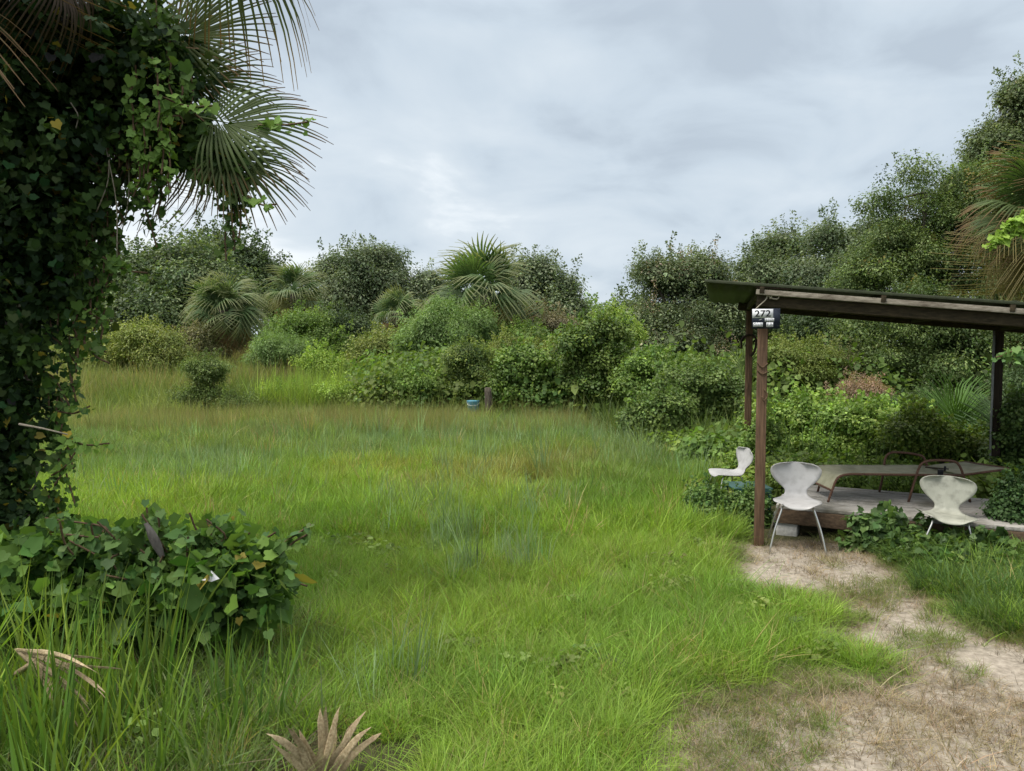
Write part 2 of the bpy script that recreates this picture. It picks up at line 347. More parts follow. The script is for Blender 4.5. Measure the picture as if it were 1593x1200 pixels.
def tuft(name, n, h, wd, spread, lean, seg=3, hvar=.35, mat=None, curl=1.0, seed=0):
    r = np.random.default_rng(seed); V = []; F = []; k = 0
    for _ in range(n):
        a = r.uniform(0, 2*np.pi); rad = spread*np.sqrt(r.uniform()); b = np.array([rad*np.cos(a), rad*np.sin(a), -.02])
        da = a+r.normal(0, .9); dr = np.array([np.cos(da), np.sin(da), 0]); sd_ = np.array([-dr[1], dr[0], 0])
        tw = r.uniform(-.8, .8); sd_ = sd_*np.cos(tw)+dr*np.sin(tw)
        hh = h*(1+r.uniform(-hvar, hvar)); ln = lean*abs(r.normal(.6, .5)); ww = wd*r.uniform(.7, 1.2)
        for s in range(seg+1):
            t = s/seg
            c = b+np.array([0, 0, 1])*hh*(t-.28*curl*ln*t*t)+dr*hh*ln*t**(1.6)
            wv = ww*(1-t**1.7)*.5
            if s < seg: V += [c-sd_*wv, c+sd_*wv]
            else: V += [c]
        for s in range(seg-1): F.append([k+2*s, k+2*s+1, k+2*s+3, k+2*s+2])
        F.append([k+2*seg-2, k+2*seg-1, k+2*seg, k+2*seg])
        k += 2*seg+1
    F = np.array(F); q = F[F[:, 2] != F[:, 3]]; t3 = F[F[:, 2] == F[:, 3]][:, :3]
    return raw_mesh(name, np.array(V), [q, t3], mat or M_inst, True)

# lawn --------------------------------------------------------------
LAWN_EDGE = np.array([(-9.5, 17.3), (-6, 18.2), (-3, 18.6), (0, 18.4), (1.3, 17.2), (2.0, 14.5), (2.3, 12.6), (2.9, 11.3), (3.0, 9.5), (2.75, 8.2), (2.5, 7.4)])
def lawn_far(x):      # far limit of the lawn for each x
    xs_ = np.array([-12, -9, -6, -3, 0, 1.2, 1.9, 2.3, 2.9, 3.2, 12]); ys_ = np.array([17, 17.4, 18.2, 18.6, 18.4, 17.0, 14.3, 12.4, 11.2, 7.6, 7.0])
    return np.interp(x, xs_, ys_)
def sample(n, x0, x1, y0, y1): return rng.uniform(x0, x1, n), rng.uniform(y0, y1, n)
vn_fine = [variant('tuft_a%d' % i, tuft('tuft', 15, .15, .0043, .06, 1.25, seg=4, seed=i)) for i in range(5)]
vn_mid = [variant('tuft_b%d' % i, tuft('tuft', 18, .19, .0095, .10, 1.0, seed=10+i)) for i in range(4)]
vn_up = [variant('tuft_c%d' % i, tuft('tuft', 13, .46, .008, .07, .35, seg=3, hvar=.45, seed=20+i)) for i in range(4)]
vn_dry = [variant('tuft_d%d' % i, tuft('tuft', 9, .05, .004, .05, 3.2, seg=2, curl=.35, seed=30+i)) for i in range(5)]
vn_big = [variant('tuft_e%d' % i, tuft('tuft', 7, .72, .021, .09, .34, seg=6, hvar=.4, seed=40+i)) for i in range(5)]
vn_weed = [variant('tuft_f%d' % i, tuft('tuft', 26, .75, .02, .22, .55, seg=3, hvar=.4, seed=50+i)) for i in range(5)]
vn_seed = [variant('tuft_g%d' % i, tuft('tuft', 14, .42, .005, .12, .25, seg=2, seed=60+i)) for i in range(3)]
def mixc(a, b, t): return np.asarray(a)[None, :]*(1-t[:, None])+np.asarray(b)[None, :]*t[:, None]
VX = [(-2.2, 4.55, 1.0, .75)]
def put(name, x, y, h, tint, variants, label, lean=.18, zoff=0, hv=.25, cat=None, iso=False):
    n = len(x); e = np.stack([rng.normal(0, lean, n), rng.normal(0, lean, n), rng.uniform(0, 6.283, n)], 1)
    s = np.asarray(h)*np.exp(rng.normal(0, hv, n)); sc3 = np.stack([s, s, s], 1) if iso else np.stack([.5+.5*s, .5+.5*s, s], 1)
    t = np.clip(tint*np.exp(rng.normal(0, .24, (n, 1)))*np.exp(rng.normal(0, .05, (n, 3))), .003, .9)
    return scatter(name, np.stack([x, y, gz(x, y)+zoff], 1), e, sc3, t, rng.integers(0, len(variants), n), variants, label, cat)
def in_view(x, y, m=1.2): return np.abs(x) < .70*y+m
c_lime = (.235, .34, .055); c_green = (.15, .26, .042); c_olive = (.20, .265, .075); c_straw = (.34, .27, .13); c_blue = (.27, .35, .19); c_rust = (.27, .20, .09)
def lawn_tint(x, y):
    a = fbm(x, y, .55, 21); b = fbm(x, y, 1.7, 31)
    t = mixc(c_lime, c_green, np.clip((a-.38)*3, 0, 1))
    far = sstep(8.5, 14, y+(a-.5)*5); t = t*(1-far[:, None])+mixc(c_olive, (.13, .20, .07), np.clip((b-.3)*2.5, 0, 1))*far[:, None]
    fb = sstep(14.8, 17.5, y+(b-.5)*3)*(x < -.5)*.5; t = t*(1-fb[:, None])+np.array((.28, .29, .10))*fb[:, None]
    for px, py, r in ((830, 755, 1.0), (760, 745, .7), (640, 750, .8), (560, 745, .5), (860, 725, .8)):
        c = G(px, py); m = .42*np.exp(-((x-c[0])**2+((y-c[1])/1.3)**2)/r**2)*(b > .42); t = t*(1-m[:, None])+np.array(c_rust)*m[:, None]
    dead = (rng.uniform(size=len(x)) < .05); t[dead] = c_straw
    return t
def lawn_ok(x, y, dens):
    ok = (y < lawn_far(x)+.4*(fbm(x, y, 1.2, 8)-.5)) & in_view(x, y) & (rng.uniform(size=len(x)) > 1.8*np.maximum(sandmask(x, y)*1.0-.12, .8*bare(x, y)))
    ok &= ~((x > 2.25) & (y > 6.95) & (y < 10)); ok &= ~((x < -1.25+.25*np.sin(y*5)) & (y < 4.5) & (rng.uniform(size=len(x)) < .8)); ok &= ~((np.abs(x+.8) < .42) & (np.abs(y-3.05) < .5) & (rng.uniform(size=len(x)) < .93)); return ok
def lawnh(x, y):
    h = .5+.55*fbm(x, y, .9, 41)+.7*fbm(x, y, 4.5, 44)**1.5; s = sandmask(x, y); return h*np.clip(1.1-s*1.5, .3, 1)
x, y = sample(48000, -5.5, 6, 2.6, 7.5); k = lawn_ok(x, y, 1); x, y = x[k], y[k]
put('lawn_grass', x, y, lawnh(x, y), lawn_tint(x, y), vn_fine, 'fine bright green lawn grass in the near clearing', .22, cat='grass')
x, y = sample(52000, -9.5, 6, 7.2, 13); k = lawn_ok(x, y, 1); x, y = x[k], y[k]
put('lawn_grass', x, y, lawnh(x, y), lawn_tint(x, y), vn_mid, 'yellow green lawn grass across the middle of the clearing', .2, cat='grass')
x, y = sample(42000, -14, 6, 12.6, 19); k = lawn_ok(x, y, 1); x, y = x[k], y[k]
put('lawn_grass', x, y, lawnh(x, y)*1.3, lawn_tint(x, y), vn_mid, 'olive and brown grass along the far edge of the clearing', .15, cat='grass')
x, y = sample(7000, -13, 2.5, 14.3, 19); k = lawn_ok(x, y, 1) & (fbm(x, y, .6, 77) > .42); x, y = x[k], y[k]
put('seed_grass', x, y, .9+0*x, mixc((.28, .24, .11), (.2, .22, .08), rng.uniform(size=len(x))), vn_seed, 'brown seeding grass stems in the far clearing', .08, cat='grass')
# glaucous upright tufts
bx, by = [], []
for px, py, n, s in ((285, 752, 60, .5), (330, 765, 70, .5), (240, 745, 30, .4), (390, 760, 30, .5), (640, 722, 60, .6), (700, 850, 26, .14), (718, 900, 16, .09), (812, 880, 22, .13), (690, 820, 30, .25), (620, 820, 12, .2), (640, 800, 16, .2), (750, 700, 50, .6), (960, 705, 60, .35), (905, 700, 40, .4),
                     (1060, 720, 50, .35), (1010, 735, 40, .4), (840, 800, 26, .2), (780, 722, 60, .7), (660, 700, 60, .7), (730, 780, 34, .35), (560, 700, 50, .8), (480, 700, 40, .8), (1110, 715, 30, .2), (610, 1075, 10, .1), (870, 690, 60, .5), (720, 690, 60, .9)):
    c = G(px, py); n = int(n*(.8 if s < .3 else .6)); bx.append(rng.normal(c[0], s*1.25, n)); by.append(rng.normal(c[1], s*1.6, n))
bx = np.concatenate(bx); by = np.concatenate(by); k = by < lawn_far(bx); bx, by = bx[k], by[k]
put('wispy_grass', bx, by, .75+.2*(by > 9), mixc(c_blue, (.15, .24, .12), rng.uniform(size=len(bx))), vn_up, 'wispy blue green grass tufts standing above the lawn', .12, cat='grass')
# thatch and sparse short grass on the sand
x, y = sample(30000, .8, 6.5, 2.5, 9); s = sandmask(x, y); k = (s > .3) & in_view(x, y) & (rng.uniform(size=len(x)) < 1.6*fbm(x, y, 1.6, 61)-.45); x, y = x[k], y[k]
put('dry_thatch', x, y, .8+0*x, mixc((.36, .29, .20), (.17, .13, .08), rng.uniform(size=len(x))**1.5), vn_dry, 'dry straw coloured thatch lying on the sandy path', .25, cat='dead grass')
x, y = sample(16000, .8, 6.5, 2.5, 9); s = sandmask(x, y); k = (s > .25) & in_view(x, y) & (fbm(x, y, 1.4, 91)+.25*(s < .7) > .55); x, y = x[k], y[k]
put('sparse_grass', x, y, .38+0*x, mixc((.12, .19, .04), (.2, .2, .08), rng.uniform(size=len(x))), vn_fine, 'short sparse green grass on the sandy path', .35, cat='grass')
x, y = sample(9000, 2.2, 7, 4.2, 7.4); k = (sandmask(x, y) < .35) & (y < 6.9) & (x > .62*y-.9); x, y = x[k], y[k]
put('path_side_grass', x, y, .5+.45*fbm(x, y, 1.1, 3), mixc((.10, .17, .035), (.08, .14, .05), rng.uniform(size=len(x))), vn_mid, 'darker grass between the sandy path and the deck vines', .2, cat='grass')
x, y = sample(2600, .8, 6.5, 2.5, 9); k = (sandmask(x, y) > .3) & in_view(x, y); x, y = x[k], y[k]
put('dark_litter', x, y, .5+0*x, mixc((.06, .045, .03), (.13, .10, .07), rng.uniform(size=len(x))), vn_dry, 'dark bits of dead leaf and twig on the sandy path', .3, cat='litter', iso=True)
# longer dark grass near bottom edge and around the left clump
x, y = sample(1500, -3.6, -1.05, 2.6, 4.9); k = rng.uniform(size=len(x)) < .8; x, y = x[k], y[k]
put('rank_grass', x, y, .5+.5*fbm(x, y, 1.3, 14), mixc((.10, .17, .04), (.16, .21, .09), rng.uniform(size=len(x))), vn_mid, 'rank green grass under the tall blades', .3, cat='grass')
x, y = sample(260, -3.1, -1.15, 2.7, 4.15); k = (rng.uniform(size=len(x)) < .72-.35*(x > -1.7)); x, y = x[k], y[k]
put('tall_blade_grass', x, y, .74-.2*(x > -1.75), mixc((.20, .29, .045), (.075, .15, .035), rng.uniform(size=len(x))**1.2), vn_big, 'tall broad bladed green grass in the lower left corner', .1, hv=.22, cat='tall grass')
x, y = sample(110, -3.1, -1.1, 2.75, 4.4)
put('dead_blade_grass', x, y, .45+0*x, mixc((.38, .28, .14), (.24, .18, .11), rng.uniform(size=len(x))), vn_mid, 'dead tan blades among the tall green grass', .4, cat='dead grass')
x, y = sample(3500, -3.4, -.9, 2.6, 4.8)
put('dry_thatch', x, y, 1.3+0*x, mixc((.26, .21, .14), (.10, .08, .05), rng.uniform(size=len(x))), vn_dry, 'brown dead leaf litter beneath the tall grass', .3, cat='dead grass')
# rough weedy field beyond the lawn
x, y = sample(46000, -34, 12, 17.6, 50); k = (y > lawn_far(x)-.2) & in_view(x, y, 3) & (rng.uniform(size=len(x)) < np.clip(26/y, 0, 1)**1.2) & ((x < 2) | (y > 24)); x, y = x[k], y[k]
f1 = fbm(x, y, .25, 101); f2 = fbm(x, y, .7, 111)
t = mixc((.14, .19, .05), (.22, .26, .085), np.clip((f2-.3)*2.5, 0, 1)); k = f1 > .58; t[k] = mixc((.26, .22, .10), (.2, .22, .08), rng.uniform(size=k.sum()))
put('field_weeds', x, y, (.55+.75*f1)*(.65+.35*sstep(18, 22, y)), t, vn_weed, 'rough weedy grass field behind the clearing', .2, cat='weeds')
x, y = sample(2600, -6.6, -2.3, 19.5, 24); t = mixc((.24, .32, .06), (.16, .24, .06), rng.uniform(size=len(x)))
put('reed_grass', x, y, .85+0*x, t, vn_weed, 'tall yellow green reedy grass before the shrubs', .08, cat='reeds')
x, y = sample(5200, 1.0, 12, 8.2, 26); k = (y > lawn_far(x)) & in_view(x, y, 2) & (x > .2*y-1.2) & ((y > 12) | (rng.uniform(size=len(x)) < .12)); x, y = x[k], y[k]
put('undergrowth_grass', x, y, .5+.35*fbm(x, y, .7, 5), mixc((.07, .12, .03), (.12, .17, .045), rng.uniform(size=len(x))), vn_weed, 'green undergrowth around the shrubs behind the deck', .25, cat='undergrowth')

# ------------------------------------------------------------------ leaves
T_DIAMOND = (np.array([[0, 0, 0], [.42, .32, .09], [1, 0, -.05], [.42, -.32, .09]]), [np.array([[0, 2, 1], [0, 3, 2]])])
def grape_template():
    out = [(.0, 0), (-.16, .22), (-.1, .46), (.12, .5), (.26, .47), (.4, .56), (.58, .4), (.68, .27), (1.0, 0)]
    up = out[1:-1]; pts = [out[0]]+up+[out[-1]]+[(a, -b) for a, b in reversed(up)]
    V = [(.3, 0, -.02)]+[(a, b, .13*abs(b)-.12*max(0, a-.4)**2) for a, b in pts]; n = len(pts)
    return np.array(V), [np.array([[0, i+1, (i+1) % n+1] for i in range(n)])]
T_GRAPE = grape_template()
T_ROUND = (np.array([[0, 0, 0], [.1, .38, .08], [.55, .45, .06], [1, 0, -.06], [.55, -.45, .06], [.1, -.38, .08]]), [np.array([[0, 2, 1], [0, 3, 2], [0, 4, 3], [0, 5, 4]])])
T_NARROW = (np.array([[0, 0, 0], [.45, .13, .04], [1, 0, -.05], [.45, -.13, .04]]), [np.array([[0, 2, 1], [0, 3, 2]])])
def unit(v): return v/(np.linalg.norm(v, axis=-1, keepdims=True)+1e-9)
def frames(nrm, tip, r):
    """per-leaf basis: x along the midrib (pulled to tip), z = normal"""
    z = unit(nrm); x = tip-z*np.sum(tip*z, 1, keepdims=True)
    bad = np.linalg.norm(x, axis=1) < .05; x[bad] = np.cross(z[bad], [1, 0, 0]); x = unit(x); y = np.cross(z, x); return x, y, z
def leaf_verts(T, pos, nrm, tip, size):
    x, y, z = frames(nrm, tip, rng); tv = T[0]
    V = pos[:, None, :]+size[:, None, None]*(tv[None, :, 0:1]*x[:, None, :]+tv[None, :, 1:2]*y[:, None, :]+tv[None, :, 2:3]*z[:, None, :])
    n = len(pos); k = len(tv); F = [(f[None]+(np.arange(n)*k)[:, None, None]).reshape(-1, f.shape[1]) for f in T[1]]
    return V.reshape(-1, 3), F, k
def leaf_mesh(name, T, pos, nrm, tip, size, col):
    V, F, k = leaf_verts(T, pos, nrm, tip, size)
    return raw_mesh(name, V, F, M_leaf, False, np.repeat(col, k, axis=0))
def blob_clumps(blobs, nclump, cols, r, shell=(.74, 1.04), inner=.28, ztrim=-.75, ragged=.14, accent=None):
    B = np.array([np.concatenate([c, rr]) for c, rr in blobs], float); wgt = (B[:, 3]*B[:, 5]+B[:, 4]*B[:, 3])**.9; wgt /= wgt.sum()
    bi = r.choice(len(B), nclump, p=wgt); dr = unit(r.normal(size=(nclump, 3))); low = dr[:, 2] < ztrim; dr[low, 2] *= -.5; dr = unit(dr)
    rad = r.uniform(shell[0], shell[1], nclump); ins = r.uniform(size=nclump) < inner; rad[ins] = r.uniform(.2, .75, ins.sum()); rad = rad+r.normal(0, ragged*.8, nclump)*(~ins)
    cc = B[bi, :3]+dr*rad[:, None]*B[bi, 3:]
    sz = B[:, 3].max(); f1_, f2_ = 1.1/sz, 2.4/sz; q = cc+r.uniform(0, 90, 3)
    g3 = lambda f: (vnoise(q[:, 0]+q[:, 2]*.7, q[:, 1]-q[:, 2]*.9, f, 3)+vnoise(q[:, 2]*1.1+q[:, 0]*.3, q[:, 0]-q[:, 1]*.5, f, 7))/2
    nzv = .6*g3(f1_*2.2)+.4*g3(f2_*2.4); keep = (nzv > np.quantile(nzv, .24)) | (r.uniform(size=nclump) < .12)
    bi, cc, dr = bi[keep], cc[keep], dr[keep]; nclump = len(cc)
    bt = r.normal(0, .10, len(B))[bi]
    t = np.clip(r.uniform(size=nclump)**1.3, 0, 1); cb = mixc(cols[0], cols[1], t)*np.exp(r.normal(0, .12, nclump)+bt)[:, None]
    if accent is not None:
        k = (r.uniform(size=nclump) < accent[1]) & (dr[:, 2] > -.1); cb[k] = np.array(accent[0])*np.exp(r.normal(0, .15, (k.sum(), 1)))
    return cc, cb, dr
def blob_leaves(blobs, nclump, per, lsize, crad, cols, r, shell=(.72, 1.05), inner=.3, yellow=.004, upb=.55, droop=.3, ztrim=-.55, ragged=.14, accent=None):
    """leaf clumps through a union of ellipsoids; returns arrays"""
    B = np.array([np.concatenate([c, rr]) for c, rr in blobs], float)
    wgt = (B[:, 3]*B[:, 5]+B[:, 4]*B[:, 3]); wgt = wgt/wgt.sum()
    bi = r.choice(len(B), nclump, p=wgt)
    dr = unit(r.normal(size=(nclump, 3))); low = dr[:, 2] < ztrim; dr[low, 2] *= -.5; dr = unit(dr)
    rad = r.uniform(shell[0], shell[1], nclump); ins = r.uniform(size=nclump) < inner; rad[ins] = r.uniform(.2, .75, ins.sum())
    rad = rad+r.normal(0, ragged, nclump)*(~ins)
    cc = B[bi, :3]+dr*rad[:, None]*B[bi, 3:]
    cs = crad*np.exp(r.normal(0, .3, nclump))
    # clump colour
    t = r.uniform(size=nclump)**1.3; cb = mixc(cols[0], cols[1], t)*np.exp(r.normal(0, .12, (nclump, 1)))
    if accent is not None:
        k = (r.uniform(size=nclump) < accent[1]) & (dr[:, 2] > -.1); cb[k] = np.array(accent[0])*np.exp(r.normal(0, .15, (k.sum(), 1)))
    ci = np.repeat(np.arange(nclump), per); n = len(ci)
    off = r.normal(size=(n, 3)); off = off/np.maximum(1, np.linalg.norm(off, axis=1, keepdims=True)/1.7)
    pos = cc[ci]+off*cs[ci][:, None]*np.array([.62, .62, .42])
    nrm = dr[ci]*.45+np.array([0, 0, upb])+r.normal(0, .5, (n, 3))
    tip = off*.5+dr[ci]*.3+np.array([0, 0, -droop])+r.normal(0, .5, (n, 3))
    size = lsize*np.exp(r.normal(0, .22, n)); col = cb[ci]*np.exp(r.normal(0, .16, (n, 1)))
    yl = r.uniform(size=n) < yellow; col[yl] = np.array([.25, .21, .05])*np.exp(r.normal(0, .2, (yl.sum(), 1)))
    k = pos[:, 2] > gz(pos[:, 0], pos[:, 1])+.02
    return pos[k], nrm[k], tip[k], size[k], np.clip(col[k], .005, .8), cc
def crown_spray(seed, T, n, ls, shoot=False):
    r = np.random.default_rng(seed); d = unit(r.normal(size=(n, 3)))
    if shoot:
        u = r.uniform(0, 1, n); p = np.stack([d[:, 0]*.22*(1-.6*u), d[:, 1]*.22*(1-.6*u), u*2.2-.3], 1); nr = d*[.8, .8, .1]+[0, 0, .5]+r.normal(0, .4, (n, 3)); tp = d*[1, 1, 0]+[0, 0, .3]
    else:
        rr = r.uniform(.15, 1, n)[:, None]**.6; p = d*rr*np.array([1.15, 1.15, .72])*r.uniform(.8, 1.25, (n, 1)); nr = d*.6+[0, 0, .6]+r.normal(0, .33, (n, 3)); tp = d*[1, 1, .3]+[0, 0, -.45]+r.normal(0, .35, (n, 3))
    V, F, k = leaf_verts(T, p, nr, tp, ls*np.exp(r.normal(0, .22, n))); c = np.exp(r.normal(0, .17, (n, 1)))*np.exp(r.normal(0, .04, (n, 3)))
    return variant('crown_spray%d' % seed, raw_mesh('crown_spray', V, F, M_spray, False, np.repeat(c*1.12, k, 0)))
CS = {}
for q, (T_, n_, l_) in enumerate(((T_DIAMOND, 125, .165), (T_ROUND, 85, .20), (T_NARROW, 150, .26), (T_GRAPE, 26, .44))):
    CS[id(T_)] = [crown_spray(400+q*20+i, T_, n_, l_) for i in range(6)]+[crown_spray(415+q*20+i, T_, int(n_*.5), l_, True) for i in range(3)]
OAK = ((.05, .085, .034), (.145, .185, .08)); GREY = ((.07, .105, .052), (.19, .225, .13)); DARK = ((.035, .062, .025), (.10, .14, .055))
OLIVE = ((.11, .15, .035), (.24, .27, .07)); LIME = ((.14, .23, .04), (.28, .37, .07)); SOFT = ((.11, .18, .055), (.20, .29, .10)); MID = ((.075, .135, .03), (.18, .26, .055))
def wb(px, py, D, rx, rz, ry=None):
    """ellipsoid: pixel centre and pixel radii turned into metres at depth D"""
    c = P(px, py, D); k = D/FPX; return (c, np.array([rx*k, (ry or rx*.8)*k, rz*k]))
def tree(name, label, group, base, blobs, cols, nclump, per, lsize, crad, trunk_r=.18, T=T_DIAMOND, cat='tree', limbs=None, seed=1, sub='crown', **kw):
    r = np.random.default_rng(seed); blobs0 = blobs; nb = []
    far_ = 1.25 if cat == 'shrub' else 1.02
    for c, rr in blobs:
        nb.append((c, rr*(.66 if cat == 'shrub' else .78)))
        for _ in range(10):
            d = unit(r.normal(size=3)); d[2] = abs(d[2])*.9-.25; f = r.uniform(.18, .5); nb.append((c+d*rr*[1, 1, .85]*r.uniform(.55, far_), np.full(3, rr.mean()*f)*[1.15, 1.15, .75]))
    blobs = nb
    base = np.array([base[0], base[1], float(gz(base[0], base[1]))])
    ro = root(name, base, label, cat, group)
    up_ = kw.pop('shoots', .20 if cat == 'tree' else .22); dens = 1.3
    for kk in ('yellow', 'upb', 'droop'): kw.pop(kk, None)
    cc, cb, dr = blob_clumps(blobs, int(nclump*dens), cols, r, **kw)
    n = len(cc); sh = (r.uniform(size=n) < up_) & (dr[:, 2] > .1); vid = np.where(sh, 6+r.integers(0, 3, n), r.integers(0, 6, n))
    cs = crad*1.0*np.exp(np.clip(r.normal(0, .25, n), -.6, .35)); eul = np.stack([r.normal(0, .35, n), r.normal(0, .35, n), r.uniform(0, 6.283, n)], 1)
    k = cc[:, 2] > gz(cc[:, 0], cc[:, 1])-.05
    scatter(sub, cc[k], eul[k], np.stack([cs, cs, cs], 1)[k], np.clip(cb[k], .004, .8), vid[k], CS[id(T)], None, None, ro)
    mb = MB(); bc = np.array([b[0] for b in blobs0]); top = bc.mean(0); k = 0
    fork = base+(top-base)*np.array([.4, .4, .42])
    mb.tube(curve_pts([base-[0, 0, .2], base+(fork-base)*.5+r.normal(0, .03, 3)*np.linalg.norm(fork-base), fork], 6), np.linspace(trunk_r, trunk_r*.7, 7), 8)
    mb.build('trunk', M_bark, ro, True)
    lb = MB()
    for c in bc:
        m = fork+(c-fork)*.55+r.normal(0, .07, 3)*np.linalg.norm(c-fork)
        lb.tube(curve_pts([fork-[0, 0, .02], m, c], 6), np.linspace(trunk_r*.55, trunk_r*.18, 7), 6)
    for j in r.choice(len(cc), min(len(cc), limbs or 40), replace=False):
        b = bc[np.argmin(np.linalg.norm(bc-cc[j], axis=1))]; m = (b+cc[j])/2+r.normal(0, .06, 3)*np.linalg.norm(b-cc[j])
        lb.tube([b, m, cc[j]], [trunk_r*.18, trunk_r*.1, trunk_r*.04], 4, False)
    lb.build('limbs', M_bark, ro, True)
    return ro
GT = 'trees beyond the clearing'
tree('oak_tree', 'broad domed dark oak at the far left, behind the round palm', GT, P(290, 520, 52)[:2],
     [wb(215, 455, 52, 75, 60), wb(300, 445, 52, 85, 62), wb(345, 470, 51, 55, 50), wb(180, 480, 50, 50, 50), wb(250, 500, 50, 100, 45), wb(295, 410, 53, 60, 32)], OAK, 1500, 15, .34, 1.05, .35, seed=1)
tree('oak_tree', 'darkest rounded tree rising behind the right shoulder of the domed oak', GT, P(390, 500, 62)[:2],
     [wb(375, 425, 62, 42, 40), wb(340, 400, 62, 38, 24), wb(405, 450, 62, 35, 40)], DARK, 650, 15, .36, 1.1, .3, seed=2)
tree('oak_tree', 'airy grey green tree between the second palm and the small palm', GT, P(565, 540, 50)[:2],
     [wb(555, 415, 50, 48, 32), wb(600, 405, 50, 30, 26), wb(515, 430, 50, 28, 30), wb(570, 460, 49, 62, 42), wb(610, 440, 49, 28, 36), wb(535, 470, 49, 40, 36)], GREY, 620, 15, .30, .8, .28, seed=3, ragged=.25)
tree('scrub_tree', 'low thin tree showing just above the small palm', GT, P(645, 530, 50)[:2],
     [wb(650, 450, 50, 24, 22), wb(635, 480, 49, 35, 30), wb(668, 440, 51, 14, 14)], GREY, 170, 14, .28, .7, .16, seed=4, ragged=.3)
tree('oak_tree', 'dark narrow tree close behind the tall vine hung palm', GT, P(845, 540, 46)[:2],
     [wb(840, 425, 46, 32, 32), wb(870, 450, 46, 28, 36), wb(835, 480, 45, 55, 40), wb(880, 485, 46, 20, 30), wb(810, 440, 46, 30, 40)], GREY, 640, 15, .27, .72, .25, seed=5, ragged=.2)
tree('oak_tree', 'rounded tree with pinkish brown seed heads just left of the shelter roof', GT, P(1060, 570, 28)[:2],
     [wb(1045, 445, 28, 68, 48), wb(1010, 430, 28, 38, 30), wb(1085, 430, 28, 42, 38), wb(1065, 500, 27.5, 88, 52), wb(1120, 480, 28, 40, 50), wb(1010, 500, 27.5, 45, 45), wb(1065, 540, 27, 80, 30), wb(1000, 530, 27, 40, 30)], ((.065, .095, .043), (.19, .23, .12)), 1250, 15, .17, .42, .2, seed=6, ragged=.22, accent=((.32, .25, .18), .10))
tree('oak_tree', 'hazy grey olive tree mass above the left end of the shelter roof', GT, P(1230, 570, 40)[:2],
     [wb(1190, 430, 40, 42, 34), wb(1240, 440, 40, 60, 50), wb(1215, 385, 41, 30, 22), wb(1180, 490, 39, 45, 55), wb(1250, 500, 39, 60, 50)], ((.065, .10, .045), (.17, .205, .105)), 900, 15, .25, .66, .28, seed=7, ragged=.2)
tree('oak_tree', 'grey feathery tree behind the middle of the shelter roof', GT, P(1320, 570, 38)[:2],
     [wb(1300, 380, 38, 48, 36), wb(1340, 410, 38, 60, 60), wb(1300, 440, 37, 70, 48), wb(1370, 370, 38, 34, 36)], GREY, 900, 15, .23, .62, .28, seed=8, ragged=.24)
tree('oak_tree', 'dense green oak reaching to the ground behind the shelter', GT, P(1450, 600, 21)[:2],
     [wb(1440, 300, 21, 62, 56), wb(1500, 320, 21, 66, 66), wb(1470, 360, 21, 90, 70), wb(1545, 290, 21.5, 60, 60), wb(1350, 430, 21, 50, 50), wb(1410, 400, 21, 66, 70), wb(1500, 430, 21, 90, 80), wb(1420, 500, 20, 95, 72), wb(1390, 570, 19.5, 75, 48), wb(1500, 540, 20, 100, 80), wb(1355, 520, 20.5, 50, 50), wb(1590, 500, 20, 80, 100), wb(1470, 600, 19.5, 80, 35)], ((.05, .085, .026), (.16, .21, .07)), 3400, 14, .125, .30, .26, seed=9, ragged=.17, accent=((.2, .17, .05), .03))
tree('oak_tree', 'tallest tree, at the right edge above the palm fronds', GT, P(1585, 560, 23)[:2],
     [wb(1600, 160, 23, 36, 60), wb(1578, 220, 23, 56, 48), wb(1545, 245, 23, 30, 26), wb(1620, 250, 23, 70, 90), wb(1560, 300, 23, 60, 50), wb(1590, 380, 23, 80, 80), wb(1660, 150, 23, 70, 70)], ((.065, .095, .038), (.19, .23, .105)), 1700, 14, .13, .36, .28, seed=10, ragged=.24, accent=((.2, .15, .07), .07))
tree('oak_tree', 'dark tree closing the gap under the shelter roof behind the yellow bushes', GT, P(1200, 560, 30)[:2],
     [wb(1150, 510, 30, 40, 55), wb(1215, 510, 29, 60, 55), wb(1290, 510, 27, 60, 60), wb(1330, 560, 25, 50, 40)], DARK, 1000, 14, .17, .42, .2, seed=11)
for i, (px, py, D, rx, rz, cl, lb) in enumerate([(60, 450, 60, 90, 60, OAK, 'dark tree mostly hidden behind the vine covered trunk'), (480, 480, 60, 60, 50, OAK, 'tree filling the gap behind the second palm'), (720, 480, 58, 70, 40, OAK, 'dark tree behind the feathery bright bush'), (925, 505, 62, 45, 22, MID, 'low distant green tree right of the dark narrow tree'), (985, 500, 52, 40, 28, OAK, 'low tree at the foot of the pinkish brown headed tree'), (-60, 480, 50, 120, 90, OAK, 'tree left of the vine covered trunk, seen through its leaves'), (1700, 420, 34, 150, 180, OAK, 'tree behind the right edge of the oak')]):
    if px < -20: lb = 'dark tree at the far left behind the vines'
    tree('oak_tree', lb, GT, P(px, 560, D)[:2], [wb(px-rx*.4, py, D, rx*.6, rz), wb(px+rx*.4, py+5, D, rx*.6, rz*.9), wb(px, py+rz*.6, D, rx, rz*.7)], cl, 330, 14, .3, .95, .25, seed=30+i)

# far wood: one mass at the horizon
r_ = np.random.default_rng(99); bl = []
for X0 in np.arange(-90, 110, 6.0):
    D = 85+r_.uniform(-6, 6); bl.append((np.array([X0, D, 2.2]), np.array([5, 4, 2.2+r_.uniform(0, 1.5)])))
pos, nrm, tip, size, col, cc = blob_leaves(bl, 3000, 12, .6, 1.2, OAK, r_, ztrim=-1)
tag(link('distant_woods', leaf_mesh('distant_woods', T_DIAMOND, pos, nrm, tip, size, col)), 'distant line of woods on the horizon', 'woods', None, 'stuff')

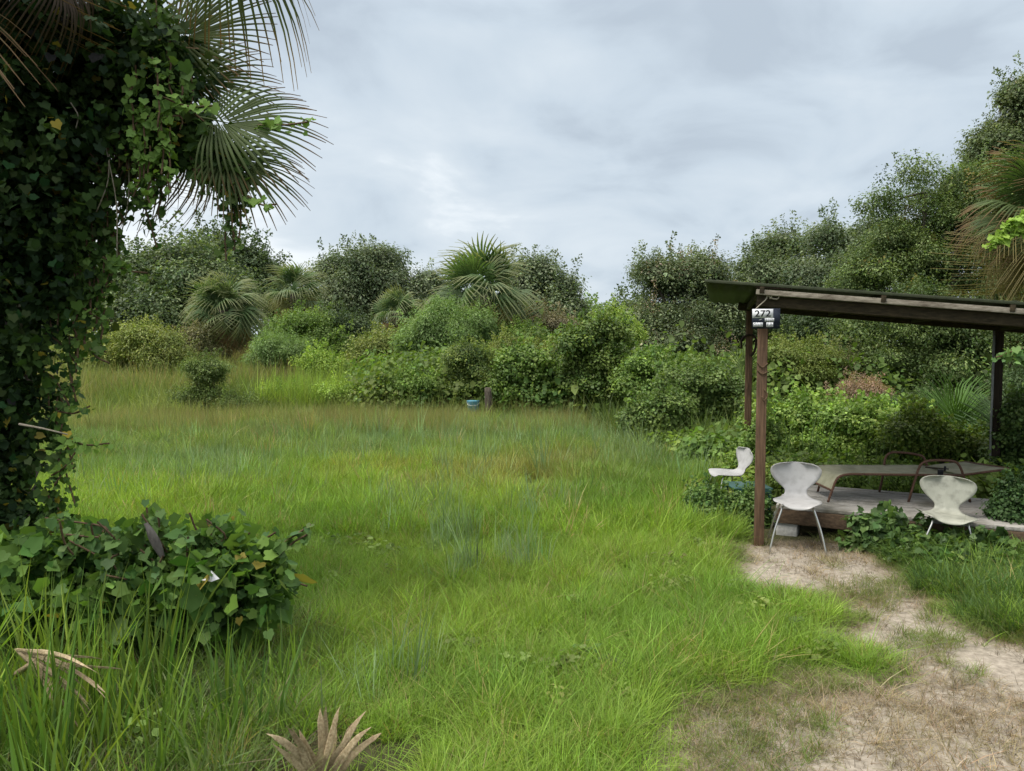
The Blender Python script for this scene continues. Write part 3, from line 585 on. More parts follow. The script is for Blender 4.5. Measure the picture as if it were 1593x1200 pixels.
# ------------------------------------------------------------------ shrubs
SG = 'shrubs around the clearing'
def shrub(label, D, blobs, cols, nclump, per, lsize, crad, name='shrub', group=SG, T=T_DIAMOND, seed=1, cat='shrub', **kw):
    bl = [wb(px, py, D+(dd[0] if dd else 0), rx, rz) for px, py, rx, rz, *dd in blobs]
    m = np.mean([b[0] for b in bl], 0)
    return tree(name, label, group, (m[0], m[1]), bl, cols, nclump, per, lsize, crad, .05, T, cat, limbs=30, seed=seed, sub='foliage', ztrim=-.3, **kw)
shrub('olive bush at the far left beside the vine covered trunk', 29, [(175, 545, 45, 38), (210, 560, 40, 35), (140, 560, 50, 40)], OLIVE, 420, 14, .13, .38, seed=101)
shrub('yellow olive bush with bare twigs left of the round palm', 28, [(235, 545, 42, 40), (262, 565, 34, 28), (215, 525, 30, 22)], OLIVE, 420, 14, .12, .36, seed=102, yellow=.02)
shrub('brownish olive bush right behind the yellow olive bush', 32, [(295, 545, 32, 24), (310, 530, 25, 18)], ((.11, .12, .05), (.2, .18, .09)), 240, 14, .13, .38, seed=103)
shrub('soft grey green bush at the foot of the second palm', 27, [(425, 545, 32, 26), (450, 555, 28, 24), (410, 560, 26, 22)], SOFT, 330, 16, .10, .3, seed=104, T=T_NARROW)
shrub('tiered green shrub in front of the second palm', 29, [(470, 505, 32, 22), (485, 535, 50, 26), (455, 540, 35, 28), (510, 550, 34, 28)], MID, 460, 14, .13, .38, seed=105)
shrub('dark green rounded shrub left of the small palm', 30, [(540, 515, 36, 24), (545, 540, 32, 22), (560, 525, 22, 26)], DARK, 380, 14, .13, .36, seed=106)
shrub('bright leafy clump between the grey green bush and the dark shrub', 24, [(495, 565, 24, 20), (515, 575, 22, 18)], LIME, 220, 14, .11, .28, seed=107)
shrub('olive spreading bush left of the feathery bright bush', 26, [(600, 548, 42, 28), (640, 560, 40, 28), (575, 565, 32, 22)], OLIVE, 460, 14, .12, .34, seed=108)
shrub('tall feathery bright green bush in front of the tall palm', 24, [(690, 500, 42, 34), (715, 520, 50, 42), (670, 530, 44, 40), (735, 505, 30, 25), (700, 560, 60, 30)], SOFT, 900, 18, .10, .30, seed=109, T=T_NARROW, upb=.8)
shrub('lone dark leafy shrub standing at the left edge of the lawn', 18.8, [(322, 588, 20, 24), (335, 575, 18, 14), (320, 625, 34, 30), (352, 630, 30, 24), (300, 572, 14, 10), (375, 640, 26, 18)], ((.07, .115, .03), (.17, .22, .06)), 620, 13, .085, .19, seed=110, ragged=.25)
shrub('low bright green bush behind the lawn left of centre', 20.5, [(440, 620, 38, 20), (475, 625, 30, 18)], LIME, 300, 14, .09, .22, seed=111)
shrub('low spreading bush with lime tips before the reeds', 20, [(530, 615, 36, 18), (565, 625, 30, 16), (505, 628, 24, 15)], LIME, 330, 14, .09, .22, seed=112)
shrub('small dark bush among the yellow green reeds', 20.5, [(600, 612, 22, 18), (620, 625, 22, 18)], MID, 200, 14, .09, .22, seed=113)
shrub('broad leaved green shrub left of the vine draped mound', 19.2, [(655, 600, 30, 30), (635, 622, 26, 22), (670, 625, 26, 22)], MID, 420, 13, .10, .22, seed=114)
shrub('dark mound with a yellow fringe of hanging vines above the blue bucket', 19.4, [(735, 578, 36, 32), (725, 555, 28, 16), (755, 600, 28, 32), (712, 598, 24, 28)], ((.055, .10, .028), (.19, .24, .055)), 620, 14, .10, .22, seed=115)
shrub('leafy vine mound right of the brown stump', 18.9, [(815, 590, 40, 34), (795, 615, 36, 30), (845, 612, 32, 32), (825, 562, 34, 20)], MID, 760, 14, .095, .22, seed=116, T=T_ROUND)
shrub('yellowish vine mound between the stump and the tall vine column', 21, [(850, 560, 34, 22), (880, 555, 26, 24), (800, 548, 38, 18)], OLIVE, 440, 14, .10, .24, seed=117)
shrub('tall column of tangled green and yellow vines at the centre of the thicket', 18.4, [(915, 535, 34, 26), (940, 520, 30, 22), (925, 570, 40, 34), (935, 615, 42, 36), (905, 600, 30, 34), (965, 590, 28, 40)], ((.06, .11, .025), (.15, .2, .05)), 1250, 14, .10, .22, seed=118, T=T_ROUND, ragged=.2)
shrub('bright light green bush top rising behind the vine column', 22, [(955, 512, 28, 22), (940, 500, 20, 14), (975, 525, 28, 20)], LIME, 330, 14, .10, .26, seed=119)
shrub('small round bush with pinkish cream flower heads under the dark narrow tree', 27, [(870, 510, 30, 15), (885, 520, 26, 16)], ((.14, .13, .075), (.24, .21, .13)), 260, 14, .11, .28, seed=120)
shrub('green bush in the gap below the dark narrow tree', 25, [(825, 530, 34, 18), (785, 530, 30, 20), (765, 545, 30, 22)], MID, 380, 14, .12, .3, seed=121)
shrub('green thicket shrub under the pinkish brown headed tree', 17.5, [(1010, 575, 34, 26), (990, 605, 34, 34), (1020, 625, 34, 34), (1045, 590, 34, 24)], MID, 900, 14, .095, .2, seed=122, T=T_ROUND)
shrub('large pale green vine mound left of the rear shelter post', 15, [(1070, 600, 44, 28), (1100, 625, 48, 34), (1055, 640, 44, 34), (1125, 600, 28, 26), (1100, 660, 44, 30)], ((.08, .13, .035), (.16, .22, .065)), 1500, 14, .085, .18, seed=123, T=T_ROUND)
shrub('low tangled bush at the right corner of the lawn with dark twigs below', 13.6, [(1015, 660, 34, 26), (1040, 675, 38, 26), (990, 650, 22, 16), (1030, 640, 30, 22)], ((.07, .12, .03), (.15, .21, .055)), 800, 13, .08, .17, seed=124, T=T_ROUND)
shrub('yellow green bush seen right of the front shelter post', 19, [(1220, 555, 38, 26), (1245, 580, 40, 36), (1215, 595, 36, 32), (1265, 560, 24, 22)], ((.10, .14, .03), (.2, .23, .06)), 900, 14, .095, .22, seed=125, yellow=.02)
shrub('brownish olive bush right of the yellow green bush', 19.5, [(1295, 570, 30, 24), (1310, 600, 30, 24), (1280, 595, 26, 28)], ((.11, .125, .05), (.2, .19, .09)), 480, 14, .095, .22, seed=126, yellow=.03)
shrub('dry pinkish brown bush low in the gap behind the deck', 17.5, [(1340, 612, 22, 14), (1360, 618, 18, 12), (1315, 622, 20, 12)], ((.22, .15, .10), (.34, .25, .18)), 260, 12, .08, .2, seed=127, yellow=.0, T=T_NARROW)
GCOL = ((.11, .19, .04), (.25, .34, .08))
shrub('leafy green mound behind the left end of the deck', 12.2, [(1230, 655, 44, 24), (1270, 650, 44, 22), (1220, 690, 40, 24), (1290, 675, 48, 26), (1195, 665, 26, 28)], GCOL, 1100, 14, .075, .16, seed=128, T=T_ROUND)
shrub('leafy green mound behind the middle of the lounger', 11.4, [(1340, 660, 46, 22), (1390, 655, 44, 20), (1360, 690, 54, 22), (1310, 700, 46, 16)], GCOL, 1100, 14, .075, .15, seed=129, T=T_ROUND)
shrub('yellowing vine mound in front of the rear right post', 10.3, [(1440, 690, 50, 22), (1490, 700, 44, 22), (1420, 665, 38, 20), (1530, 712, 34, 16)], ((.10, .16, .03), (.21, .26, .05)), 1000, 14, .075, .14, seed=130, T=T_ROUND, yellow=.02)
shrub('leafy vine mound right of the rear right post', 9.6, [(1585, 680, 36, 36), (1570, 730, 36, 34), (1610, 640, 40, 32), (1620, 720, 50, 50)], ((.06, .11, .03), (.14, .2, .06)), 1100, 13, .075, .14, seed=131, T=T_ROUND)
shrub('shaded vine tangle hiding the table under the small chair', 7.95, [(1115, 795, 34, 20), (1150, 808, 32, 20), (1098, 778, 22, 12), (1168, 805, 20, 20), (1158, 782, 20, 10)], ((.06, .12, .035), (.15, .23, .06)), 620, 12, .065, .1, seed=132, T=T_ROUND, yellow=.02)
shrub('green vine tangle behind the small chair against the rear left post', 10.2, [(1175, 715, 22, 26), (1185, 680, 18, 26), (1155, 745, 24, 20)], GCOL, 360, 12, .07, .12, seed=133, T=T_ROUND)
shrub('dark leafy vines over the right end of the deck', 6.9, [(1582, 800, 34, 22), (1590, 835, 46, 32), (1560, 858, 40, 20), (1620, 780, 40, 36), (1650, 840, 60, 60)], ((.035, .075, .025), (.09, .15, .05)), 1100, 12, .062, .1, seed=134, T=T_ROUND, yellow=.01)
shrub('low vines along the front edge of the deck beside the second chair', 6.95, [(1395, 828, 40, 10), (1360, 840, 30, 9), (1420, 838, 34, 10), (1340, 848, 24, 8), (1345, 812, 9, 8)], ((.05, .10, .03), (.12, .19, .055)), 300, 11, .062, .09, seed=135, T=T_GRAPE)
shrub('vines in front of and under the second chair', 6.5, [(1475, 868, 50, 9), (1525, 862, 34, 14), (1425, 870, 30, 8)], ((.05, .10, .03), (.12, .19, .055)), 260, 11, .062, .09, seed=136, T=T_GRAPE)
shrub('leafy fringe along the back edge of the deck under the lounger', 8.9, [(1330, 748, 36, 9), (1400, 752, 30, 8), (1260, 750, 30, 12), (1230, 740, 20, 14), (1480, 760, 40, 8)], GCOL, 380, 12, .065, .09, seed=137, T=T_ROUND, yellow=.03)
shrub('right hand bush low under the tall oak behind the palmetto', 14.5, [(1480, 640, 34, 20), (1440, 635, 26, 18), (1400, 636, 26, 12)], DARK, 420, 13, .09, .17, seed=138)
shrub('leafy shrub at the right edge beside the palmetto', 12, [(1590, 600, 32, 26), (1560, 630, 26, 22), (1620, 620, 40, 40)], ((.05, .09, .03), (.12, .17, .07)), 560, 13, .08, .16, seed=139)
# continuous low leafy cover between the named shrubs (uncountable, instanced sprays)
def spray(seed, n, rad, hgt, ls, T=T_ROUND):
    r = np.random.default_rng(seed); d = unit(r.normal(size=(n, 3))); d[:, 2] = np.abs(d[:, 2]); rr = r.uniform(.45, 1, n)[:, None]
    p = d*rr*np.array([rad, rad, hgt]); nr = d*.4+[0, 0, .8]+r.normal(0, .4, (n, 3)); tp = d*[1, 1, -.2]+r.normal(0, .4, (n, 3))
    V, F, k = leaf_verts(T, p, nr, tp, ls*np.exp(r.normal(0, .25, n))); me = raw_mesh('spray', V, F, M_inst); return variant('spray%d' % seed, me)
sp_n = [spray(i, 75, .26, .30, .062) for i in range(300, 306)]
sp_f = [spray(i, 230, .55, .55, .052) for i in range(310, 315)]
def cover(name, n, x0, x1, y0, y1, ok, h, c0, c1, vs_, label, sd_=1):
    x, y = sample(n, x0, x1, y0, y1); k = in_view(x, y, 2.5) & ok(x, y); x, y = x[k], y[k]; f = fbm(x, y, .8, sd_)
    put(name, x, y, h*(.6+.9*fbm(x, y, .5, sd_+7)), mixc(c0, c1, np.clip((f-.3)*2.4, 0, 1)), vs_, label, .25, cat='ground cover')
cover('vine_ground_cover', 5200, 2.4, 13, 8.6, 19, lambda x, y: (y > lawn_far(x)+.1) & ~((x > 2.3) & (x < 5.6-.0*y) & (y < 9.35-.48*(x-2.6))), 1.0, (.085, .15, .035), (.22, .30, .07), sp_n, 'leafy green vine ground cover behind the deck', 3)
cover('undergrowth', 4600, -4.2, 12, 18.6, 30, lambda x, y: (y > lawn_far(x)+.6) & (x > -.19*y), 1.9, (.075, .13, .035), (.18, .25, .06), sp_f, 'continuous leafy undergrowth between the shrubs', 9)
cover('field_undergrowth', 5200, -24, 0, 19.5, 44, lambda x, y: (fbm(x, y, .35, 55) > .47) & (rng.uniform(size=len(x)) < .35+.65*(y > 28)), .75, (.10, .15, .045), (.2, .25, .08), sp_f, 'leafy weeds scattered through the rough field', 13)
x, y = sample(900, 3.2, 6.6, 5.4, 7.5); k = (x > 3.1) & (x > .47*y+.25) & (sandmask(x, y) < .2) & (y > 6.1-.35*(x-3.2)); x, y = x[k], y[k]
put('vine_ground_cover', x, y, .55+0*x, mixc((.05, .10, .03), (.13, .2, .05), rng.uniform(size=len(x))), sp_n, 'darker vine leaves in front of the deck and under the chair', .3, cat='ground cover')

x, y = sample(2600, -9, 4, 3.2, 17.5); k = lawn_ok(x, y, 1) & (sandmask(x, y) < .1) & (fbm(x, y, 1.3, 71) > .55); x, y = x[k], y[k]
put('lawn_weeds', x, y, .4+0*x, mixc((.10, .17, .04), (.22, .26, .08), rng.uniform(size=len(x))), sp_n, 'small broadleaf weeds low in the lawn', .2, cat='weeds', iso=True)
# ------------------------------------------------------------------ palms
def fan_frond(name, R_, nseg, span, split, droop, stations, col, r, pet=.8, fold=.035, petr=.016, bend=.35, tipcol=None, wid=1.0):
    """costapalmate fan: petiole along +X from the origin, blade beyond it"""
    V = []; F = []; Cc = []; k = 0
    hub = np.array([pet, 0, 0])
    for i in range(nseg):
        a = (i/(nseg-1)-.5)*2*span+r.normal(0, .012); L_ = R_*(1-.28*(abs(a)/span)**2)*r.uniform(.92, 1.05)
        costa = hub+np.array([R_*.22*(1-abs(a)/span), 0, -.02*R_])
        dr = np.array([math.cos(a), math.sin(a), 0]); sd_ = np.array([-dr[1], dr[0], 0]); lift = .10*math.cos(a)
        aw = 2*span/(nseg-1); lcol = np.array(col)*math.exp(r.normal(0, .12)); dp = droop*r.uniform(.7, 1.4); tw = r.normal(0, .25)
        for j, t in enumerate(stations):
            p = costa+dr*L_*t+np.array([0, 0, lift*L_*t-dp*L_*max(0, t-bend)**2*2.2])-dr*dp*.25*L_*max(0, t-bend)**2
            wv = (aw*L_*t*.53 if t < split else aw*L_*split*.53*(1-((t-split)/(1-split))**1.4)*.9+.001)*wid+.002
            s2 = sd_*math.cos(tw*t)+np.array([0, 0, 1])*math.sin(tw*t)
            V += [p-s2*wv, p+np.array([0, 0, fold*R_*min(1, t*3)*(1-.6*t)]), p+s2*wv]
            cc_ = lcol if (tipcol is None or t < .8) else np.array(tipcol)
            Cc += [cc_*.95, cc_*1.15, cc_*.95]
        n = len(stations)
        for j in range(n-1):
            b = k+3*j; F += [[b, b+1, b+4, b+3], [b+1, b+2, b+5, b+4]]
        k += 3*n
    # petiole
    m = 4; pts = [(-.02, 0, -.0), (pet*.5, 0, .02), (pet, 0, 0), (pet+R_*.2, 0, -.015)]
    for p, rr in zip(pts, (petr*1.5, petr, petr*.8, petr*.3)):
        for q in range(m):
            an = q*math.pi/2; V.append(np.array(p)+np.array([0, math.cos(an)*rr, math.sin(an)*rr*.6])); Cc.append(np.array(col)*1.3)
    for s in range(3):
        for q in range(m): F.append([k+s*m+q, k+s*m+(q+1) % m, k+(s+1)*m+(q+1) % m, k+(s+1)*m+q])
    return raw_mesh(name, np.array(V), np.array(F), M_leaf, False, np.array(Cc))
PAL = (.095, .155, .06); PAL2 = (.14, .19, .07); BRN = (.30, .19, .10); OLV = (.22, .21, .08)
r_ = np.random.default_rng(3); ST = (.06, .35, .6, .82, 1.0)
far_green = [fan_frond('frond', 1.15, 18, 1.35, .45, dr, ST, c, r_, pet=.7, tipcol=(.2, .22, .11), wid=1.0, fold=.05) for dr, c in ((.35, PAL), (.8, (.10, .16, .07)), (1.1, (.075, .125, .05)), (.7, (.15, .205, .11)))]
far_old = [fan_frond('frond', 1.0, 22, 1.4, .4, dr, ST, c, r_, pet=.6) for dr, c in ((1.3, OLV), (1.7, (.15, .18, .07)))]
far_dead = [fan_frond('frond', .8, 20, 1.3, .4, 2.0, ST, c, r_) for c in (BRN, (.15, .10, .06))]
def palm(label, px, py, D, scale, n=46, dead=10, el=(80, -45), group='cabbage palms beyond the clearing', seed=1, trunk_r=.17, meshes=None, lpet=1.0, keep=None, zbase=None, name='cabbage_palm'):
    r = np.random.default_rng(seed); c = P(px, py, D); g = float(gz(c[0], D)) if zbase is None else zbase
    ro = root(name, (c[0], c[1], g), label, 'palm', group)
    A, B, Dd = meshes or (far_green, far_old, far_dead); H = c[2]-g
    mb = MB(); mb.tube([(c[0], c[1], g-.2), (c[0]+.03, c[1], g+H*.5), (c[0], c[1], c[2]+.1)], [trunk_r*1.15, trunk_r, trunk_r*1.2], 12); mb.build('trunk', M_bark, ro, True)
    bt = MB()
    for i in range(min(60, int(H*16)+8)):
        a = i*2.4; zz = g+.25+(H-.2)*i/(int(H*16)+8); o2 = np.array([math.cos(a), math.sin(a), 0]); p = np.array([c[0], c[1], zz])+o2*trunk_r*.9
        bt.tube([p, p+o2*.07+np.array([0, 0, .1]), p+o2*.15+np.array([0, 0, .24])], [.035, .03, .012], 4)
    bt.build('leaf_boots', M_bark, ro, kind='stuff')
    for i in range(n):
        t = i/(n-1); e = R(el[0]+(el[1]-el[0])*t+r.normal(0, 9)); az = i*2.39996+r.normal(0, .15)
        isd = i >= n-dead; me = (Dd if isd else (B if t > .68 else A)); me = me[int(r.integers(len(me)))]
        if keep and not keep(az, e): continue
        o = bpy.data.objects.new('frond', me); C.objects.link(o); o.parent = ro
        x = Vector((math.cos(az)*math.cos(e), math.sin(az)*math.cos(e), math.sin(e))); up = Vector((-math.cos(az)*math.sin(e), -math.sin(az)*math.sin(e), math.cos(e)))
        y = up.cross(x); M = Matrix((x, y, up)).transposed(); M = M@Matrix.Rotation(r.normal(0, .75), 3, 'X')
        s = scale*r.uniform(.85, 1.1); M4 = (M*s).to_4x4(); M4.translation = Vector((0, 0, H-.25*t*scale)); o.matrix_local = M4
        if isd: o['label'] = 'dead brown hanging frond'
    return ro
palm('round bushy cabbage palm with fronds drooping to the grass, left of centre', 350, 487, 33, .95, 60, 12, (80, -62), seed=1)
palm('cabbage palm behind the tiered shrub, second from the left', 457, 458, 40, .92, 42, 8, (80, -55), seed=2)
palm('small cabbage palm with brownish skirt left of the feathery bush', 618, 488, 34, .66, 40, 10, (76, -50), seed=3)
palm('tall full cabbage palm with orange brown dead fronds at the centre', 750, 462, 26, 1.05, 46, 12, (80, -58), seed=4, lpet=1)
r_ = np.random.default_rng(8); ST2 = (.05, .25, .45, .6, .75, .88, 1.0)
near_green = [fan_frond('frond', .82, 42, 1.8, .5, dr, ST2, c, r_, pet=.75, tipcol=(.15, .10, .05)) for dr, c in ((.35, (.07, .115, .04)), (.6, (.09, .125, .05)), (.9, (.065, .10, .045)))]
near_old = [fan_frond('frond', .82, 40, 1.7, .42, dr, ST2, c, r_, pet=.7, tipcol=(.2, .12, .06)) for dr, c in ((1.3, (.12, .13, .05)), (1.7, (.15, .13, .06)))]
near_dead = [fan_frond('frond', .8, 36, 1.4, .38, 2.1, ST2, c, r_, pet=.6) for c in ((.22, .15, .085), (.16, .11, .07))]
edge_old = [fan_frond('frond', .9, 40, 1.5, .3, 1.3, ST2, c, r_, pet=.6, wid=.75) for c in ((.24, .20, .085), (.18, .165, .065), (.3, .25, .12))]
palm('palm at the right edge with a tan skirt of hanging fronds and vine on top', 1655, 345, 12, .92, 48, 18, (75, -52), seed=5, meshes=(near_green, edge_old, edge_old))

# ------------------------------------------------------------------ saw palmettos
def palmetto(label, px, D, n, h, seed, col=(.10, .17, .05), zc=.15):
    r = np.random.default_rng(seed); c = P(px, 600, D); g = float(gz(c[0], D)); ro = root('palmetto', (c[0], D, g), label, 'palmetto', 'palmettos in the undergrowth')
    ms = [fan_frond('frond', .75, 22, 1.2, .3, .25, (.06, .4, .7, 1), col, r, pet=h) for _ in range(2)]
    mb = MB(); mb.tube([(c[0]-.15, D, g-.05), (c[0], D, g+.15), (c[0]+.1, D, g+.3)], [.09, .09, .07], 8); mb.build('trunk', M_bark, ro, True)
    for i in range(n):
        o = bpy.data.objects.new('frond', ms[i % 2]); C.objects.link(o); o.parent = ro; az = i*2.4; e = R(r.uniform(35, 80))
        x = Vector((math.cos(az)*math.cos(e), math.sin(az)*math.cos(e), math.sin(e))); up = Vector((-math.cos(az)*math.sin(e), -math.sin(az)*math.sin(e), math.cos(e)))
        M = Matrix((x, up.cross(x), up)).transposed()@Matrix.Rotation(r.normal(0, .6), 3, 'X'); M4 = (M*r.uniform(.8, 1.1)).to_4x4(); M4.translation = Vector((0, 0, zc)); o.matrix_local = M4
palmetto('bright green palmetto with upright fronds left of the rear right post', 1490, 12.2, 12, .45, 1, (.085, .16, .04))
palmetto('pale palmetto fronds behind the pale green vine mound by the rear left post', 1140, 18.5, 14, 1.1, 2, (.12, .17, .06))
palmetto('grey green palmetto fronds right of the rear right post', 1610, 10.8, 9, .45, 3, (.07, .115, .05))

# ------------------------------------------------------------------ shelter
U = np.array([.965, -.264, 0]); V_ = np.array([.264, .965, 0]); Zv = np.array([0, 0, 1.])
FL = np.array([2.345, 7.12, 0]); RL = FL+V_*3.38; RR = RL+U*3.0; FR = FL+U*3.0
SL = -.095
def basis(x, y, z): return np.stack([x, y, z], 1)
Bs = basis(U, V_, Zv)
shel = root('lean_to_shelter', (FL[0], FL[1], 0), 'open wooden lean-to shelter with a sloping green roof over the deck', 'shelter')
def post(p, z1, m, wd=.09, label=None):
    mb = MB(); mb.box((p[0], p[1], z1/2-.1), (wd, wd, z1+.2), Bs); o = mb.build('post', m, shel, bevel=.006)
    if label: o['label'] = label
    return o
ZF = 2.36
post(FL, 2.20, M_post, label='red brown front post'); post(RL, 2.42, M_post, label='rear left post with hose hook'); post(RR, 2.16, M_dark_post, .10, 'dark rear right post'); post(FR, 1.98, M_post)
slopeU = np.array([U[0], U[1], SL]); slopeU /= np.linalg.norm(slopeU); nUp = np.cross(slopeU, V_); nUp = nUp/np.linalg.norm(nUp)
BS = basis(slopeU, V_, nUp)
def beam(c0, ln, h, t, m, name, voff, zoff, u0=0):
    mb = MB(); c = c0+U*u0+V_*voff; c = c+np.array([0, 0, zoff+SL*u0]); c = c+slopeU*ln/2; mb.box(c, (ln, t, h), BS); return mb.build(name, m, shel, bevel=.004)
ft = np.array([FL[0], FL[1], 0])
beam(ft, 3.5, .10, .045, M_beam, 'beam', -.07, 2.294, -.06)
beam(ft, 3.5, .10, .045, M_beam, 'beam', .07, 2.294, -.06)
beam(ft, 3.55, .048, .03, M_fascia, 'fascia_board', -.135, 2.37, -.07)
beam(RL*np.array([1, 1, 0]), 3.5, .12, .045, M_beam, 'beam', -.07, 2.40, -.15)
for u in (-.02, 1.0, 2.0, 3.0):     # rafters run front to back
    mb = MB(); c = ft+U*u+V_*1.69+np.array([0, 0, 2.385+SL*u+.01]); mb.box(c, (.04, 3.7, .07), BS); mb.build('rafter', M_beam, shel, bevel=.003)
beam(ft, .32, .035, .05, M_dark_post, 'shim_board', -.13, 2.425, -.08)
# corrugated roof sheets
for i in range(5):
    w0 = -.53+i*.85; V = []; F = []; nn = 29
    for j in range(nn):
        u = w0+.88*j/(nn-1); hgt = .010*math.cos(j/(nn-1)*2*math.pi*7)
        for v in (-.15, 1.6, 3.72):
            V.append(ft+U*u+V_*v+np.array([0, 0, 2.445+SL*u+hgt+.004*(i % 2)]))
    for j in range(nn-1):
        for q in range(2): F.append([3*j+q, 3*j+3+q, 3*j+4+q, 3*j+1+q])
    o = link('roof_panel', raw_mesh('roof_panel', np.array(V), np.array(F), M_roof, True), shel)
    md = o.modifiers.new('s', 'SOLIDIFY'); md.thickness = .003
# drip edge along the front
beam(ft, 3.9, .026, .004, M_roof, 'roof_edge', -.16, 2.435, -.53)
# pipe beside the rear right post
mb = MB(); q = RR+U*(-.062)+V_*(-.05); mb.tube([(q[0], q[1], .1), (q[0], q[1], 2.0)], .012, 8); mb.build('conduit', M_pipe, shel, True)
# twine round the front post and hook
mb = MB(); a0 = FL+V_*(-.12)+np.array([0, 0, 2.36])
mb.tube(curve_pts([a0+U*.03, a0+U*.02-[0, 0, .05], a0-U*.05-[0, 0, .12], a0-U*.09-[0, 0, .16]], 10), .006, 6)
mb.tube(curve_pts([a0+U*.03, a0+U*.06-[0, 0, .04], a0+U*.12-[0, 0, .05], a0+U*.13+[0, 0, .01], a0+U*.08-[0, 0, .01], a0+U*.05-[0, 0, .05]], 14), .007, 6)
mb.build('twine', M_rope, shel, True)
mb = MB(); k0 = FL-V_*.05+np.array([0, 0, 1.28])
mb.tube(curve_pts([k0-U*.05+[0, 0, .45], k0+[0, 0, .40]-V_*.005, k0+U*.05+[0, 0, .44]], 8), .006, 6)
mb.tube(curve_pts([k0-U*.05+[0, 0, .38], k0+[0, 0, .34]-V_*.005, k0+U*.05+[0, 0, .36]], 8), .006, 6)
mb.tube(curve_pts([k0+U*.02+[0, 0, .2], k0+U*.05+[0, 0, .14]-V_*.01, k0+U*.02+[0, 0, .09]-V_*.01, k0+[0, 0, .13]], 10), .006, 6)
mb.build('cord', M_stem, shel, True)
mb = MB(); h0 = RL-V_*.05+np.array([0, 0, 1.95])
mb.tube(curve_pts([h0-U*.10-[0, 0, .12], h0-U*.10, h0-U*.04+[0, 0, .06], h0+U*.04+[0, 0, .06], h0+U*.09, h0+U*.07-[0, 0, .15], h0+U*.02-[0, 0, .22]], 20), .016, 8)
hs = mb.build('hose_loop', M_dark_post, None, True); hs.location = (0, 0, 0)
tag(hs, 'short dark hose looped over the rear left shelter post', 'hose')

# sign -------------------------------------------------------------
sc0 = FL+V_*(-.125)+np.array([0, 0, 2.13])+U*.02
sg = root('number_sign', sc0, 'black 272 sign with white DEER RUN CLUB letter tiles on the front post', 'sign')
sx = U; sy = Zv; sn = -V_; SB = basis(sx, V_, sy)
def sbox(cx, cz, wx, wz, t, m, name, off=0):
    mb = MB(); mb.box(sc0+sx*cx+sy*cz+sn*(off+t/2), (wx, t, wz), SB); return mb.build(name, m, sg)
sbox(0, 0, .245, .185, .008, M_signblack, 'sign_panel')
def text(s, cx, cz, h, m, name='lettering', bold=.02, off=.0105, sxs=1.0, shear=0):
    cu = bpy.data.curves.new('t', 'FONT'); cu.body = s; cu.size = 1; cu.extrude = .0; cu.offset = bold; cu.align_x = 'CENTER'; cu.align_y = 'CENTER'; cu.shear = shear
    ob = bpy.data.objects.new('t', cu); C.objects.link(ob); dg = bpy.context.evaluated_depsgraph_get(); me = bpy.data.meshes.new_from_object(ob.evaluated_get(dg)); bpy.data.objects.remove(ob)
    co = np.empty(len(me.vertices)*3); me.vertices.foreach_get('co', co); co = co.reshape(-1, 3)
    mn = co.min(0); mxx = co.max(0); co[:, :2] -= (mn+mxx)[:2]/2; k = h/(mxx[1]-mn[1])
    W = sc0+sx*cx+sy*cz+sn*off+co[:, :1]*k*sxs*sx+co[:, 1:2]*k*sy
    me.vertices.foreach_set('co', W.astype(np.float32).ravel()); me.materials.clear(); me.materials.append(m); me.update()
    return link(name, me, sg)
sbox(-.029, .047, .182, .082, .002, M_white, 'number_plate', .008)
text('272', -.029, .047, .062, M_ink, bold=.02, sxs=1.15)
for i, ch in enumerate('CLUB'):
    sbox(-.101+i*.0215, -.055, .020, .038, .002, M_white, 'letter_tile', .008); text(ch, -.101+i*.0215, -.055, .028, M_ink, sxs=.62, bold=0)
for i, ch in enumerate('DEER'):
    sbox(.000+i*.0205, -.0115, .019, .032, .002, M_white, 'letter_tile', .008); text(ch, .000+i*.0205, -.0115, .024, M_ink, sxs=.62, bold=0)
for i, ch in enumerate('RUN'):
    sbox(.014+i*.0205, -.056, .019, .040, .002, M_white, 'letter_tile', .008); text(ch, .014+i*.0205, -.056, .028, M_ink, sxs=.62, bold=0)
# small pale arrow left of DEER
arrow = np.array([sc0+sx*a+sy*b+sn*.0095 for a, b in ((-.065, -.012), (-.04, -.002), (-.03, -.004), (-.05, -.014))])
link('arrow', raw_mesh('arrow', arrow, np.array([[0, 1, 2, 3]]), M_pipe), sg)

# ------------------------------------------------------------------ deck
DU = np.array([.885, -.465, 0]); DU /= np.linalg.norm(DU); DV = np.array([-DU[1], DU[0], 0])
DA = P(1204, 787, 7.5); DA[2] = 0; DB = basis(DU, DV, Zv); DZ = .30; DL = 2.75
deck = root('wooden_deck', (DA[0], DA[1], 0), 'low weathered grey plank deck half covered by vines', 'deck')
r_ = np.random.default_rng(4); v0 = 0
widths = [.19, .14, .14, .14, .14, .14, .14, .14, .14]
for wv in widths:
    mb = MB(); c = DA+DU*(DL/2+r_.uniform(-.02, .02))+DV*(v0+wv/2)+np.array([0, 0, DZ-.019+r_.uniform(-.004, .004)])
    Mr = DB@np.array(Euler((r_.normal(0, .012), 0, r_.normal(0, .003))).to_matrix()); mb.box(c, (DL, wv-.02, .038), Mr); mb.build('plank', M_deck, deck, bevel=.004); v0 += wv
for vv, nm in ((.02, 'skirt_board'), (v0-.05, 'skirt_board')):
    mb = MB(); mb.box(DA+DU*DL/2+DV*vv+np.array([0, 0, DZ-.038-.075]), (DL-.04, .038, .14), DB); mb.build(nm, M_deckside, deck, bevel=.003)
for uu in (.03, .9, 1.8, DL-.05):
    mb = MB(); mb.box(DA+DU*uu+DV*(v0/2)+np.array([0, 0, DZ-.038-.07]), (.038, v0-.12, .13), DB); mb.build('joist', M_deckside, deck)
